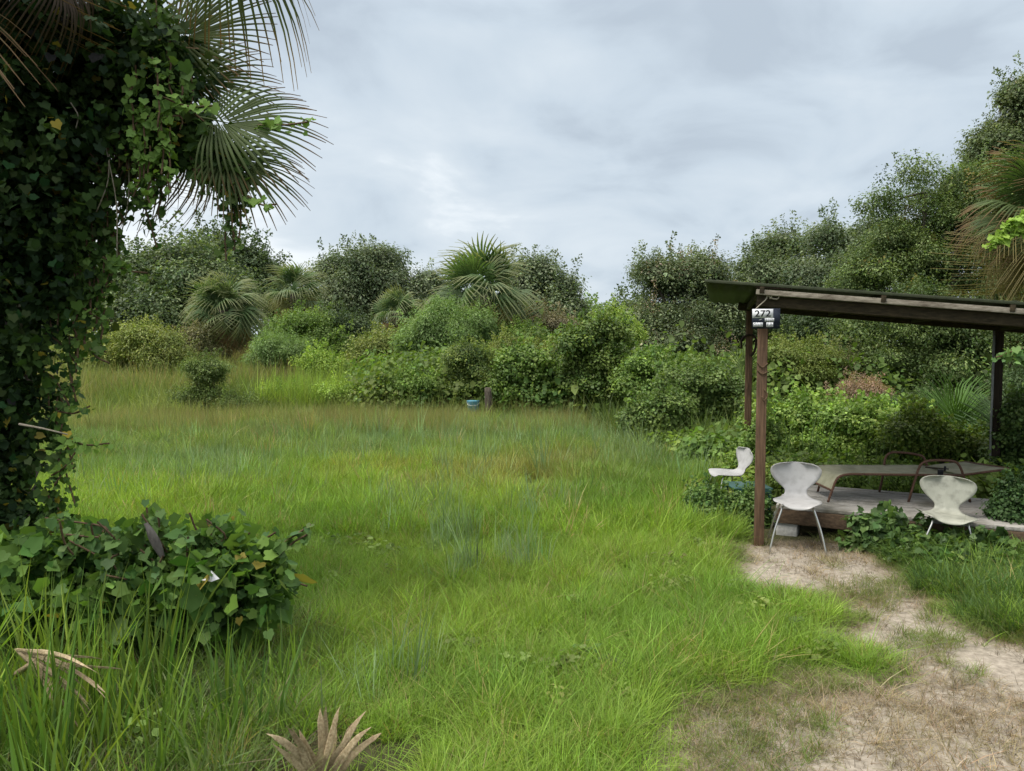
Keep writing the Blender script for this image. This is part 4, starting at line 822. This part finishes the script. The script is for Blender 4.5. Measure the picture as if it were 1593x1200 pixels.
for k_, (uu, vv) in enumerate(((.12, .12), (.0, .5), (1.4, .1), (2.5, .1), (1.4, 1.1), (2.6, 1.1))):
    mb = MB(); p = DA+DU*uu+DV*vv; mb.box((p[0], p[1], .045), (.2, .2, .15) if k_ != 1 else (.16, .2, .14), DB); o = mb.build('concrete_block', M_conc, deck, bevel=.01)

# ------------------------------------------------------------------ lounger
LY0, LY1 = 7.6, 8.13; lz = DZ
nl = lambda px, py, D: P(px, py, D)
lo = root('sun_lounger', (3.4, 7.85, DZ), 'rusty tube sun lounger with faded olive sling on the deck', 'sun lounger')
rail0 = [nl(1310, 741, LY0), nl(1405, 741.5, LY0), nl(1500, 743, LY0), nl(1575, 733, LY0-.02)]
def leg(ctrl, name='leg'):
    mb = MB(); mb.tube(curve_pts(ctrl, 18), .0125, 8); return mb.build(name, M_rust, lo, True)
RZ = .585
def L3(px, D, z): p = P(px, 600, D); # position by column and height
def at(px, D, z):
    # column px measured at that height
    p = P(px, 535+(CAM_Z-z)*FPX/D, D); return np.array([p[0], D, z])
near = [at(1288, LY0, DZ), at(1295, LY0, DZ+.13), at(1303, LY0, RZ-.04), at(1318, LY0, RZ-.002), at(1345, LY0, RZ)]
leg(near, 'front_leg')
mb = MB(); mb.tube([at(1345, LY0, RZ), at(1500, LY0, RZ-.012)], .0125, 8); mb.tube([at(1280, LY1, RZ), at(1465, LY1, RZ-.005)], .0125, 8); mb.build('side_rail', M_rust, lo, True)
leg([at(1272, LY1, DZ), at(1278, LY1, DZ+.16), at(1284, LY1, RZ-.03), at(1300, LY1, RZ)], 'front_leg')
leg([at(1413, LY0, DZ), at(1422, LY0, DZ+.2), at(1430, LY0, RZ+.07), at(1438, LY0, RZ+.125), at(1455, LY0, RZ+.142), at(1480, LY0, RZ+.135), at(1491, LY0, RZ+.10), at(1499, LY0, RZ-.02), at(1509, LY0, DZ+.0)], 'arm_frame')
leg([at(1368, LY1, DZ), at(1374, LY1, DZ+.2), at(1377, LY1, RZ+.08), at(1385, LY1, RZ+.14), at(1400, LY1, RZ+.145), at(1428, LY1, RZ+.12), at(1440, LY1, RZ+.05), at(1452, LY1, DZ)], 'arm_frame')
def sheet(ctrl0, ctrl1, name, m, sag=.03, nu=24, nv=8, parent=None, thick=.004):
    a = curve_pts(ctrl0, nu); b = curve_pts(ctrl1, nu); V = []
    for i in range(nu+1):
        for j in range(nv+1):
            t = j/nv; V.append(a[i]*(1-t)+b[i]*t-np.array([0, 0, sag*math.sin(math.pi*t)*(1 if 1 < i < nu else .5)]))
    F = [[i*(nv+1)+j, (i+1)*(nv+1)+j, (i+1)*(nv+1)+j+1, i*(nv+1)+j+1] for i in range(nu) for j in range(nv)]
    o = link(name, raw_mesh(name, np.array(V), np.array(F), m, True), parent); md = o.modifiers.new('s', 'SOLIDIFY'); md.thickness = thick; return o
sheet([at(1292, LY0, RZ-.16), at(1304, LY0, RZ-.05), at(1318, LY0, RZ+.01), at(1400, LY0, RZ+.012), at(1470, LY0, RZ+.005), at(1500, LY0, RZ)],
      [at(1255, LY1, RZ-.14), at(1264, LY1, RZ-.03), at(1280, LY1, RZ+.01), at(1350, LY1, RZ+.01), at(1420, LY1, RZ+.01), at(1442, LY1, RZ+.0)], 'sling', M_sling, .035, parent=lo)
sheet([at(1496, LY0, RZ), at(1535, LY0-.03, RZ+.03), at(1570, LY0-.06, RZ+.07)], [at(1440, LY1, RZ), at(1462, LY1, RZ+.02), at(1500, LY1, RZ+.045)], 'back_sling', M_sling, .01, parent=lo)
mb = MB(); mb.tube([at(1496, LY0, RZ-.01), at(1572, LY0-.06, RZ+.065)], .012, 8); mb.tube([at(1440, LY1, RZ-.01), at(1501, LY1, RZ+.04)], .012, 8); mb.tube([at(1572, LY0-.06, RZ+.065), at(1501, LY1, RZ+.04)], .012, 8); mb.build('back_frame', M_rust, lo, True)
mb = MB(); mb.tube([at(1292, LY0, RZ-.16), at(1255, LY1, RZ-.14)], .011, 8); mb.build('foot_bar', M_rust, lo, True)
mb = MB(); mb.tube([at(1440, LY0, RZ+.07), at(1475, LY0+.2, RZ+.02)], .008, 6); mb.build('brace', M_dark_post, lo, True)
mb = MB(); mb.box(at(1463, LY0-.01, RZ+.02), (.05, .03, .06)); mb.box(at(1470, LY0-.01, RZ+.06), (.02, .02, .05)); mb.build('ratchet', M_ink, lo, bevel=.006)

# ------------------------------------------------------------------ chairs
def chair_meshes(seat_h=.44, backh=.36):
    # s: along the centre line, from the front lip of the seat over the waist to the top of the back
    prof = [(.215, .415, .150), (.20, .432, .185), (.13, .440, .222), (.0, .436, .232), (-.10, .432, .205), (-.165, .44, .150), (-.205, .47, .112), (-.222, .515, .112), (-.235, .55, .150), (-.25, .59, .198), (-.264, .63, .232), (-.277, .67, .250), (-.288, .705, .250), (-.296, .735, .228), (-.302, .757, .185), (-.3045, .767, .14), (-.3055, .771, .09)]
    cp = curve_pts([(a, b, c) for a, b, c in prof], 44); nv = 12; V = []
    for i, (yy, zz, hw) in enumerate(cp):
        s = i/44; hw = hw*.92; seat = max(0, 1-s/.45); back = max(0, (s-.52)/.48)
        for j in range(nv+1):
            t = j/nv*2-1; x = hw*t
            lift = (.020*seat*(t*t)-.028*seat*(1 if i < 6 else 0)*0) - .025*max(0, 1-s/.12)*abs(t)**3*(-1)
            dy = -.045*back*0+.060*min(1, back*1.4)*(t*t)
            V.append((x, -(yy+dy), zz+lift-.012*max(0, 1-s/.1)))
    F = [[i*(nv+1)+j, (i+1)*(nv+1)+j, (i+1)*(nv+1)+j+1, i*(nv+1)+j+1] for i in range(44) for j in range(nv)]
    return np.array(V), np.array(F)
CV, CF = chair_meshes()
CH = 'white moulded plastic chairs with thin metal legs'
def chair(label, px, D, rz, mat, zf=None, tilt=(0, 0), leg_z=0):
    p = P(px, 600, D); g = float(gz(p[0], D)) if zf is None else zf; x0 = P(px, 535+(CAM_Z-.45-g)*FPX/D, D)[0]
    ro = root('plastic_chair', (x0, D, g), label, 'chair', CH, 0)
    ro.rotation_euler = (tilt[0], tilt[1], rz)
    me = raw_mesh('seat_shell', CV, CF, mat, True); o = bpy.data.objects.new('seat_shell', me); C.objects.link(o); o.parent = ro
    md = o.modifiers.new('s', 'SOLIDIFY'); md.thickness = .008; md.offset = -1
    for sx_ in (-1, 1):
        for sy_ in (-1, 1):
            mb = MB(); f = np.array([.245*sx_, .235*sy_-.0, 0.]); top = np.array([.155*sx_, .15*sy_, .405]); inn = np.array([.05*sx_, .05*sy_, .418])
            mb.tube(curve_pts([f, f+(top-f)*.5, top-[.01*sx_, 0, .03], top-[.03*sx_, .03*sy_, -.012], inn], 14), .0085, 8)
            q = bpy.data.objects.new('leg', mb.mesh('leg', M_chrome, True)); C.objects.link(q); q.parent = ro
    mb = MB(); mb.tube([(0, 0, .41), (0, 0, .43)], .075, 16); q = bpy.data.objects.new('seat_bracket', mb.mesh('seat_bracket', M_ink)); C.objects.link(q); q.parent = ro
chair('white chair beside the front post, facing the camera, at the left end of the deck', 1240, 7.0, R(-17), M_chair, zf=-.01)
chair('stained grey white chair in front of the deck, tilted back among the vines', 1472, 6.7, R(-24), M_chair_old, zf=-.08, tilt=(R(-2), R(3)))
chair('white chair turned sideways behind the front post', 1130, 9.1, R(-78), M_chair, zf=-.05, tilt=(R(0), R(4)))
[o for o in bpy.data.objects if o.name.startswith('plastic_chair') and o.parent is None][-1].scale = (.87, .87, .9)
# small dark green table beneath the vines
tb0 = P(1163, 756, 8.25); tb = root('garden_table', (tb0[0], 8.25, 0), 'small dark green plastic table buried in vines beside the front post', 'table')
tb.rotation_euler = (0, 0, 0)
mb = MB(); mb.box((tb0[0], 8.25, tb0[2]), (.42, .42, .025)); mb.box((tb0[0], 8.05, tb0[2]-.03), (.38, .02, .05)); mb.build('table_top', M_green, tb, bevel=.008)
for sx_ in (-1, 1):
    for sy_ in (-1, 1):
        mb = MB(); mb.box((tb0[0]+.18*sx_, 8.25+.18*sy_, tb0[2]/2), (.035, .035, tb0[2])); mb.build('leg', M_green, tb, bevel=.006)
# blue bucket and stump at the thicket
bp_ = G(736, 652); bp_[1] = 18.3; b0 = P(736, 634, 18.3); bx_ = b0[0]; bg0 = float(gz(bx_, 18.3))
bk = root('bucket', (bx_, 18.3, bg0), 'faded blue plastic bucket half hidden in the thicket', 'bucket')
mb = MB(); mb.tube([(bx_, 18.3, bg0+.18), (bx_, 18.3, bg0+.2), (bx_, 18.3, bg0+.5), (bx_, 18.3, bg0+.52)], [.11, .13, .15, .16], 20); mb.build('bucket_body', M_blue, bk, True)
mb = MB(); mb.tube(curve_pts([(bx_-.16, 18.3, bg0+.5), (bx_-.1, 18.15, bg0+.42), (bx_+.1, 18.15, bg0+.42), (bx_+.16, 18.3, bg0+.5)], 12), .005, 5); mb.build('handle', M_chrome, bk, True)
mb = MB(); sx0 = P(760, 634, 18.2)[0]; mb.tube(curve_pts([(sx0, 18.2, 0), (sx0+.01, 18.2, .4), (sx0-.02, 18.2, .85)], 8), [.11, .10, .095, .10, .09, .10, .09, .085, .07], 12)
o = mb.build('wooden_stump', M_bark, None, True); tag(o, 'short brown tree stump beside the blue bucket', 'stump')

# ------------------------------------------------------------------ foreground palm and grape vines
FP = P(-60, 600, 5.3); fpx, fpy = FP[0], 5.3
palm_root = root('cabbage_palm', (fpx, fpy, 0), 'foreground cabbage palm smothered in grape vine at the left edge', 'palm')
mb = MB(); mb.tube(curve_pts([(fpx-.1, fpy, -.2), (fpx, fpy, 1.2), (fpx+.1, fpy, 2.6), (fpx+.15, fpy, 3.9)], 14), .24, 16); mb.build('trunk', M_bark, palm_root, True)
bt = MB()
for i in range(90):
    a = i*2.4; zz = .4+3.3*i/90; o2 = np.array([math.cos(a), math.sin(a), 0]); p = np.array([fpx+.04*zz, fpy, zz])+o2*.22
    bt.tube([p, p+o2*.1+[0, 0, .14], p+o2*.22+[0, 0, .34]], [.05, .04, .015], 4)
bt.build('leaf_boots', M_bark, palm_root, kind='stuff')
def place_frond(me, hub, direction, roll, s, label=None):
    """frond whose fan starts at hub and points along direction"""
    x = Vector(direction).normalized(); zax = Vector((0, 0, 1)); y = zax.cross(x)
    if y.length < .05: y = Vector((1, 0, 0)).cross(x)
    y.normalize(); u = x.cross(y); M = Matrix((x, y, u)).transposed()@Matrix.Rotation(roll, 3, 'X')
    o = bpy.data.objects.new('frond', me); C.objects.link(o); o.parent = palm_root
    M4 = (M*s).to_4x4(); h = Vector(hub)-x*me_pet[me.name]*s; M4.translation = h-palm_root.location; o.matrix_local = M4
    if label: o['label'] = label
    return o
r_ = np.random.default_rng(18); me_pet = {}
def NF(c, dr, n=36, span=1.5, split=.36, R_=.85, pet=1.0, tc=(.17, .11, .06), wid=1.0):
    m = fan_frond('frond', R_, n, span, split, dr, ST2, c, r_, pet=pet, tipcol=tc, petr=.014, fold=.016, wid=wid); me_pet[m.name] = pet; return m
fA = NF((.085, .11, .045), .12); fB = NF((.085, .115, .045), .28); fC = NF((.10, .075, .06), 1.5, split=.3); fD = NF((.07, .09, .04), .9, split=.35)
place_frond(fA, P(262, 60, 5.2), (1, -.15, .12), R(75), .78, 'green fan frond, upper of the two at the right')
place_frond(fB, P(325, 185, 4.9), (1, -.1, -.18), R(62), .76, 'green fan frond, lower right, with browned tips')
place_frond(fD, P(330, -95, 5.0), (.75, 0, -.55), R(60), .8)
place_frond(fB, P(340, 232, 4.95), (1, -.1, -.62), R(50), .66, 'green fan frond pointing down to the right under the others')
place_frond(fB, P(275, 120, 5.3), (1, .3, .05), R(80), .7)
place_frond(fC, P(225, 190, 5.1), (.15, -.1, -1), R(20), .62, 'brown frond hanging down')
place_frond(fC, P(290, 215, 5.3), (.3, .1, -1), R(60), .6)
place_frond(fC, P(170, 190, 5.5), (-.1, .1, -1), R(-30), .62)
place_frond(fD, P(50, -90, 4.6), (-.1, -.1, -1), R(15), .6)
place_frond(fC, P(90, -60, 4.5), (.2, -.1, -1), R(15), .55)
for i in range(26):
    az = i*2.4; e = R(75-95*(i/26)); hubp = np.array([fpx+.2, fpy, 3.9])+np.array([math.cos(az)*math.cos(e), math.sin(az)*math.cos(e), math.sin(e)])*.85
    place_frond((fA, fB, fD)[i % 3], hubp, (math.cos(az)*math.cos(e), math.sin(az)*math.cos(e), math.sin(e)), r_.normal(0, .4), .95)

def vine(name, label, loc, pos, nrm, tip, size, col, stems, T=T_GRAPE, group=None, nparts=300):
    ro = root(name, loc, label, 'vine', group)
    # the leaves that show largest become parts
    rel = pos-np.array([0, 0, CAM_Z]); dpt = rel[:, 1]; px = 796.5+rel[:, 0]/dpt*FPX; py = 535-rel[:, 2]/dpt*FPX
    face = np.abs(np.sum(unit(nrm)*unit(rel), 1)); sc = size/dpt*(.3+face)*np.where((px > 0) & (px < 1590) & (py > -5) & (py < 1195), 1, 0)
    # only outermost leaves: nearest to the camera in each small sector
    key = (px//14).astype(int)*1000+(py//14).astype(int); order = np.argsort(dpt); _, fi = np.unique(key[order], return_index=True); front = np.zeros(len(pos), bool); front[order[fi]] = True
    sc = sc*front; idx = np.argsort(-sc)[:nparts]; idx = idx[sc[idx] > 0]
    x, y, z = frames(nrm, tip, None); meshes = {}
    for i in idx:
        q = tuple(np.round(col[i]*40).astype(int)); 
        if q not in meshes:
            meshes[q] = raw_mesh('leaf', T[0], T[1], M_leaf, False, np.tile(np.array(q)/40., (len(T[0]), 1)))
        o = bpy.data.objects.new('leaf', meshes[q]); C.objects.link(o); o.parent = ro
        M = Matrix(np.stack([x[i], y[i], z[i]], 1).tolist())*float(size[i]); M4 = M.to_4x4(); M4.translation = Vector(pos[i]-np.array(loc)); o.matrix_local = M4
    m = np.ones(len(pos), bool); m[idx] = False
    link('foliage', leaf_mesh('foliage', T, pos[m], nrm[m], tip[m], size[m], col[m]), ro, kind='stuff')
    mb = MB()
    for s_ in stems: mb.tube(s_, .006, 5, False)
    if stems: mb.build('stems', M_stem, ro, True)
    return ro
VG = ((.02, .045, .016), (.06, .105, .03))
def vine_leaves(blobs, n, per, cr, ls, cols, seed, **kw):
    return list(blob_leaves(blobs, n, per, ls, cr, cols, np.random.default_rng(seed), **kw))
def strand_leaves(strands, sp, ls, cols, seed):
    r = np.random.default_rng(seed); P_ = []; Nn = []; Tt = []; Ss = []; Cc = []
    for st, bright in strands:
        st = np.array(st); d = np.linalg.norm(np.diff(st, axis=0), axis=1); L_ = d.sum(); n = int(L_/sp)
        u = np.sort(r.uniform(0, L_, n)); cu = np.concatenate([[0], np.cumsum(d)])
        p = np.stack([np.interp(u, cu, st[:, k]) for k in range(3)], 1)+r.normal(0, .022, (n, 3))
        P_.append(p); Nn.append(r.normal(0, .55, (n, 3))+[.1, -.7, .45]); Tt.append(r.normal(0, .5, (n, 3))+[0, 0, -1]); Ss.append(ls*np.exp(r.normal(0, .28, n))*(1-.45*u/L_))
        Cc.append(mixc(cols[0], cols[1], np.clip(r.uniform(size=n)*.7+bright*.6, 0, 1))*(1+.5*bright))
    return np.concatenate(P_), np.concatenate(Nn), np.concatenate(Tt), np.concatenate(Ss), np.concatenate(Cc)
blobs = [wb(20, 40, 5.0, 190, 130), wb(-20, 200, 5.0, 170, 130), wb(110, 170, 5.1, 130, 120), wb(200, 90, 5.1, 110, 90), wb(60, 330, 5.0, 110, 110), wb(20, 450, 5.0, 105, 110), wb(5, 580, 5.0, 88, 100), wb(0, 700, 5.0, 68, 100), wb(10, 820, 4.9, 70, 80), wb(0, 920, 4.8, 90, 70), wb(270, 160, 5.1, 60, 55), wb(110, 330, 5.2, 60, 70), wb(100, 430, 5.1, 60, 50), wb(300, 225, 5.1, 62, 36), wb(358, 262, 5.0, 30, 34), wb(215, 225, 5.2, 60, 30)]
p1 = vine_leaves(blobs, 2500, 12, .08, .046, VG, 201, ragged=.17, inner=.35, droop=1.1, upb=.35, ztrim=-2, yellow=.008)
S = []
for q_ in range(46):
    qx = [330, 250, 200, 185, 160, 150, 130, 110, 95][q_ % 9]+r_.normal(0, 18); qy = [250, 250, 280, 330, 380, 430, 500, 590, 700][q_ % 9]+r_.normal(0, 30)
    a_ = P(qx-25, qy-40, 5.0); dx_ = r_.uniform(-.02, .22); S.append((curve_pts([a_, a_+[dx_*.5, -.03, -.06], a_+[dx_, -.05, -r_.uniform(.15, .4)]], 8), r_.uniform(0, .5)))
def hang(px, py, D, ln, br=0, dx=0, n=6):
    a = P(px, py, D); r = r_; pts = [a+np.array([dx*t, -.03*t, -ln*t])+r.normal(0, .012, 3) for t in np.linspace(0, 1, n)]; S.append((curve_pts(pts, 12), br))
for q in [(330, 215, 4.9, .28), (345, 225, 4.9, .42), (360, 235, 4.9, .58), (372, 250, 4.88, .5), (350, 250, 4.9, .62), (315, 200, 5, .3), (300, 180, 5, .3), (385, 260, 4.9, .3), (366, 300, 4.9, .38), (250, 250, 5, .38), (240, 200, 5.0, .45, .5), (215, 180, 4.8, .5, .9), (225, 150, 4.8, .5, 1.1), (255, 160, 4.8, .45, 1.1), (235, 230, 4.8, .35, 1.1), (205, 100, 4.8, .5, .8), (245, 90, 4.78, .5, .9), (265, 200, 4.8, .4, 1.0), (265, 60, 4.9, .45, .5), (250, 30, 5, .5, .4), (240, 0, 5, .5, .6),
          (165, 300, 5, .5), (150, 330, 5, .55, .2), (175, 330, 5, .45), (140, 380, 4.95, .5, .3), (120, 350, 5, .6), (185, 290, 5, .25), (130, 440, 5, .5, .2), (110, 520, 5, .4), (95, 600, 5, .45, .1), (150, 430, 5, .35, .3), (160, 480, 5, .3, .2), (170, 400, 5, .22, .7), (90, 700, 4.95, .4, .1), (75, 760, 4.9, .45), (195, 300, 5.1, .2), (120, 470, 4.95, .35, .5), (300, 100, 4.95, .3, .2), (280, 130, 4.9, .3, .4)]: hang(*q)
def runner(a, b, D, br=.8, sag=.03):
    A_ = P(*a, D); B_ = P(*b, D); S.append((curve_pts([A_, (A_+B_)/2-[0, 0, sag], B_], 10), br))
runner((385, 305), (430, 318), 4.8, 1.0); runner((400, 195), (480, 190), 4.85, 1.0, .01); runner((250, 150), (330, 165), 4.8, 1.2); runner((195, 170), (280, 180), 4.8, .9); runner((160, 400), (230, 425), 4.9, .6); runner((120, 470), (175, 500), 4.9, .6)
runner((95, 680), (170, 690), 4.85, 1.2); runner((90, 640), (140, 632), 4.85, .4); runner((80, 740), (120, 700), 4.85, .8); runner((130, 530), (170, 565), 4.85, .2); runner((300, 175), (372, 215), 4.9, .0); runner((310, 200), (385, 265), 4.88, .0)
p2 = strand_leaves(S, .013, .05, ((.04, .085, .025), (.12, .20, .045)), 202)
allp = [np.concatenate([a, b]) for a, b in zip(p1[:5], p2)]
yl = np.random.default_rng(3).uniform(size=len(allp[0])) < .008; allp[4][yl] = (.38, .30, .05)
vine('grape_vine', 'dark grape vine curtain hanging from the foreground palm', (fpx, fpy, 0), *allp, [s[0] for s in S])
# bare hanging tendrils and a broken twig
tw = MB()
for (a, b, D) in (((165, 230), (182, 400), 4.9), ((200, 240), (185, 380), 5.0), ((110, 160), (118, 200), 4.8), ((170, 240), (150, 330), 4.9)):
    A_ = P(*a, D); B_ = P(*b, D); tw.tube(curve_pts([A_, (A_+B_)/2+[.03, 0, 0], B_], 8), .004, 5)
A_ = P(30, 660, 4.75); B_ = P(105, 676, 4.7); tw.tube([A_, (A_+B_)/2+[0, 0, .004], B_], [.008, .006, .004], 6)
tag(tw.build('dead_twigs', tone_mat('pale_twig', (.2, .17, .13), (.36, .32, .25), (9, 9, 9)), None, True), 'bare pale twigs poking from the vine curtain', 'twigs', None, 'stuff')
# ground level vine mound in the lower left
blobs = [wb(232, 835, 4.6, 22, 30), wb(165, 868, 4.75, 50, 30), wb(330, 850, 4.55, 26, 30), wb(388, 880, 4.4, 34, 30), wb(80, 870, 4.7, 70, 50), wb(280, 908, 4.5, 80, 30), wb(425, 925, 4.3, 24, 26), wb(345, 895, 4.3, 50, 24), wb(210, 925, 4.5, 90, 34), wb(50, 935, 4.6, 80, 50), wb(360, 950, 4.4, 60, 26)]
p1 = vine_leaves(blobs, 860, 6, .11, .058, ((.055, .12, .03), (.15, .25, .055)), 211, ragged=.34, droop=.5, upb=.15, yellow=.015, inner=.3)
p1[3] = p1[3]*np.exp(np.random.default_rng(6).normal(0, .3, len(p1[3])))
S = []
for q_ in range(40):
    qx = r_.uniform(110, 440); a_ = P(qx, 880+r_.normal(0, 18), 4.5+r_.normal(0, .12)); S.append((curve_pts([a_, a_+[r_.normal(0, .06), -.03, .08], a_+[r_.normal(0, .12), -.06, r_.uniform(.05, .24)]], 8), r_.uniform(0, .6)))
for (a, b) in (((225, 850), (228, 790)), ((240, 850), (245, 795)), ((325, 850), (322, 812)), ((345, 860), (352, 828)), ((385, 870), (398, 838)), ((420, 890), (428, 850)), ((430, 900), (478, 912)), ((250, 840), (220, 800))):
    A_ = P(*a, 4.5); B_ = P(*b, 4.5); S.append((curve_pts([A_, (A_+B_)/2+[.02, 0, 0], B_], 8), .3))
p2 = strand_leaves(S, .02, .066, ((.04, .085, .028), (.10, .17, .045)), 212)
allp = [np.concatenate([a, b]) for a, b in zip(p1[:5], p2)]
vine('grape_vine', 'low mound of broad vine leaves on the ground at the lower left', (-2.0, 4.55, 0), *allp, [s[0] for s in S])
# vine on the right edge palm and the sprig by the rear post
S = []
for (a, b, D, br) in (((1625, 335), (1545, 372), 10.8, 1.0), ((1620, 345), (1560, 352), 10.7, 1.0), ((1610, 355), (1535, 385), 10.7, .9), ((1630, 325), (1575, 345), 10.8, .9)):
    A_ = P(*a, D); B_ = P(*b, D); S.append((curve_pts([A_, (A_+B_)/2+[0, 0, .08], B_], 8), br))
p2 = strand_leaves(S*3, .022, .10, ((.09, .17, .03), (.19, .28, .05)), 213)
vine('creeping_vine', 'bright lime vine lying on the right edge palm', (8.4, 10.8, 0), *p2, [s[0] for s in S], nparts=120)
S = []
for (a, b, D) in (((1650, 560), (1549, 556), 6.2), ((1640, 548), (1560, 552), 6.2), ((1650, 575), (1575, 560), 6.2)):
    A_ = P(*a, D); B_ = P(*b, D); S.append((curve_pts([A_, (A_+B_)/2+[0, 0, .05], B_], 8), .5))
p2 = strand_leaves(S*2, .02, .065, ((.07, .15, .05), (.15, .24, .08)), 214)
vine('creeping_vine', 'pale vine sprig reaching in from the right edge before the rear post', (4.9, 6.2, 0), *p2, [s[0] for s in S], nparts=120)

# ------------------------------------------------------------------ dead fronds, scraps
def dead_frond(label, hub, dirs, ln, wd, seed, arch=.3):
    """dry split segments fanning from one hub, each an arching V-folded ribbon"""
    r = np.random.default_rng(seed); ro = root('dead_palm_frond', hub, label, 'palm frond'); hub = np.array(hub)
    for i, d0 in enumerate(dirs):
        dr = np.array(d0, float)+r.normal(0, .07, 3); dr /= np.linalg.norm(dr); L_ = ln*r.uniform(.72, 1.08)
        sd_ = np.cross(dr, [0, -1, .15]); sd_ /= np.linalg.norm(sd_); tw = r.normal(0, 1.0); ar = arch*r.uniform(.1, 1.5); side = r.normal(0, .12); ph = r.uniform(0, 6); V = []; K = 16; tear = r.uniform(.6, .9)
        for j in range(K+1):
            t = j/K; s2 = sd_*math.cos(tw*t*t)+np.cross(dr, sd_)*math.sin(tw*t*t); nn = np.cross(s2, dr)
            wv = wd*(.3+.7*min(t*3, 1))*(1 if t < tear else max(.08, 1-(t-tear)/(1.02-tear)))*(1+.10*math.sin(9*t+ph)+.06*math.sin(23*t+ph))*(1-.45*t)
            p = hub+dr*L_*t+np.array([0, -.1, -1])*ar*L_*t**3.2+sd_*side*L_*t*t+nn*.008*math.sin(7*t+ph)
            V += [p-s2*wv-nn*wv*.10, p-s2*wv*.45+nn*wv*.16, p-nn*wv*.12, p+s2*wv*.5+nn*wv*.14, p+s2*wv-nn*wv*.12]
        F = [[5*j+q, 5*j+q+1, 5*j+q+6, 5*j+q+5] for j in range(K) for q in range(4)]
        link('frond_segment', raw_mesh('frond_segment', np.array(V), np.array(F), M_dead, False), ro)
    mb = MB(); mb.tube([hub-[0, 0, .12], hub+np.array(dirs[len(dirs)//2])*.12], [.016, .008], 8); mb.build('petiole', M_dead, ro, True)
h = P(500, 1236, 3.2); dead_frond('tan dry palm frond standing fan-like at the bottom edge', h, [(math.sin(a), -.1+.15*math.sin(5*a), math.cos(a)) for a in np.linspace(-.36, .62, 18)], .47, .022, 5, .12)
h = P(25, 1010, 3.5); dead_frond('tan dead palm frond arching through the tall grass at the left edge', h, [(math.cos(a), -.25, math.sin(a)) for a in np.linspace(-.7, .12, 13)], .56, .011, 6, .25)
# little scraps
pc = P(326, 900, 4.12); V = np.array([pc+v for v in ([-.05, 0, -.01], [-.01, .01, .0], [.01, 0, .045], [.055, 0, -.002], [.02, -.02, -.012])])
tag(link('paper_scrap', raw_mesh('paper_scrap', V, [np.array([[0, 1, 4], [1, 2, 4], [2, 3, 4]])], M_paper)), 'white torn paper scrap lying in the vine mound', 'scrap')
pc = P(236, 838, 4.35); V = []
for j in range(7):
    t = j/6; c = pc+np.array([-.035+.09*t, 0, .09-.2*t]); wv = .028*math.sin(math.pi*min(1, t*.75+.1)); V += [c+[-wv, .01, -wv*.4], c+[0, -.02, 0], c+[wv, .01, wv*.4]]
F = [[3*j+q, 3*j+q+1, 3*j+q+4, 3*j+q+3] for j in range(6) for q in (0, 1)]
o = link('dead_leaf_sheath', raw_mesh('dead_leaf_sheath', np.array(V), np.array(F), M_greyleaf, True)); tag(o, 'pointed grey dead palm sheath sticking up from the vine mound', 'dead leaf')
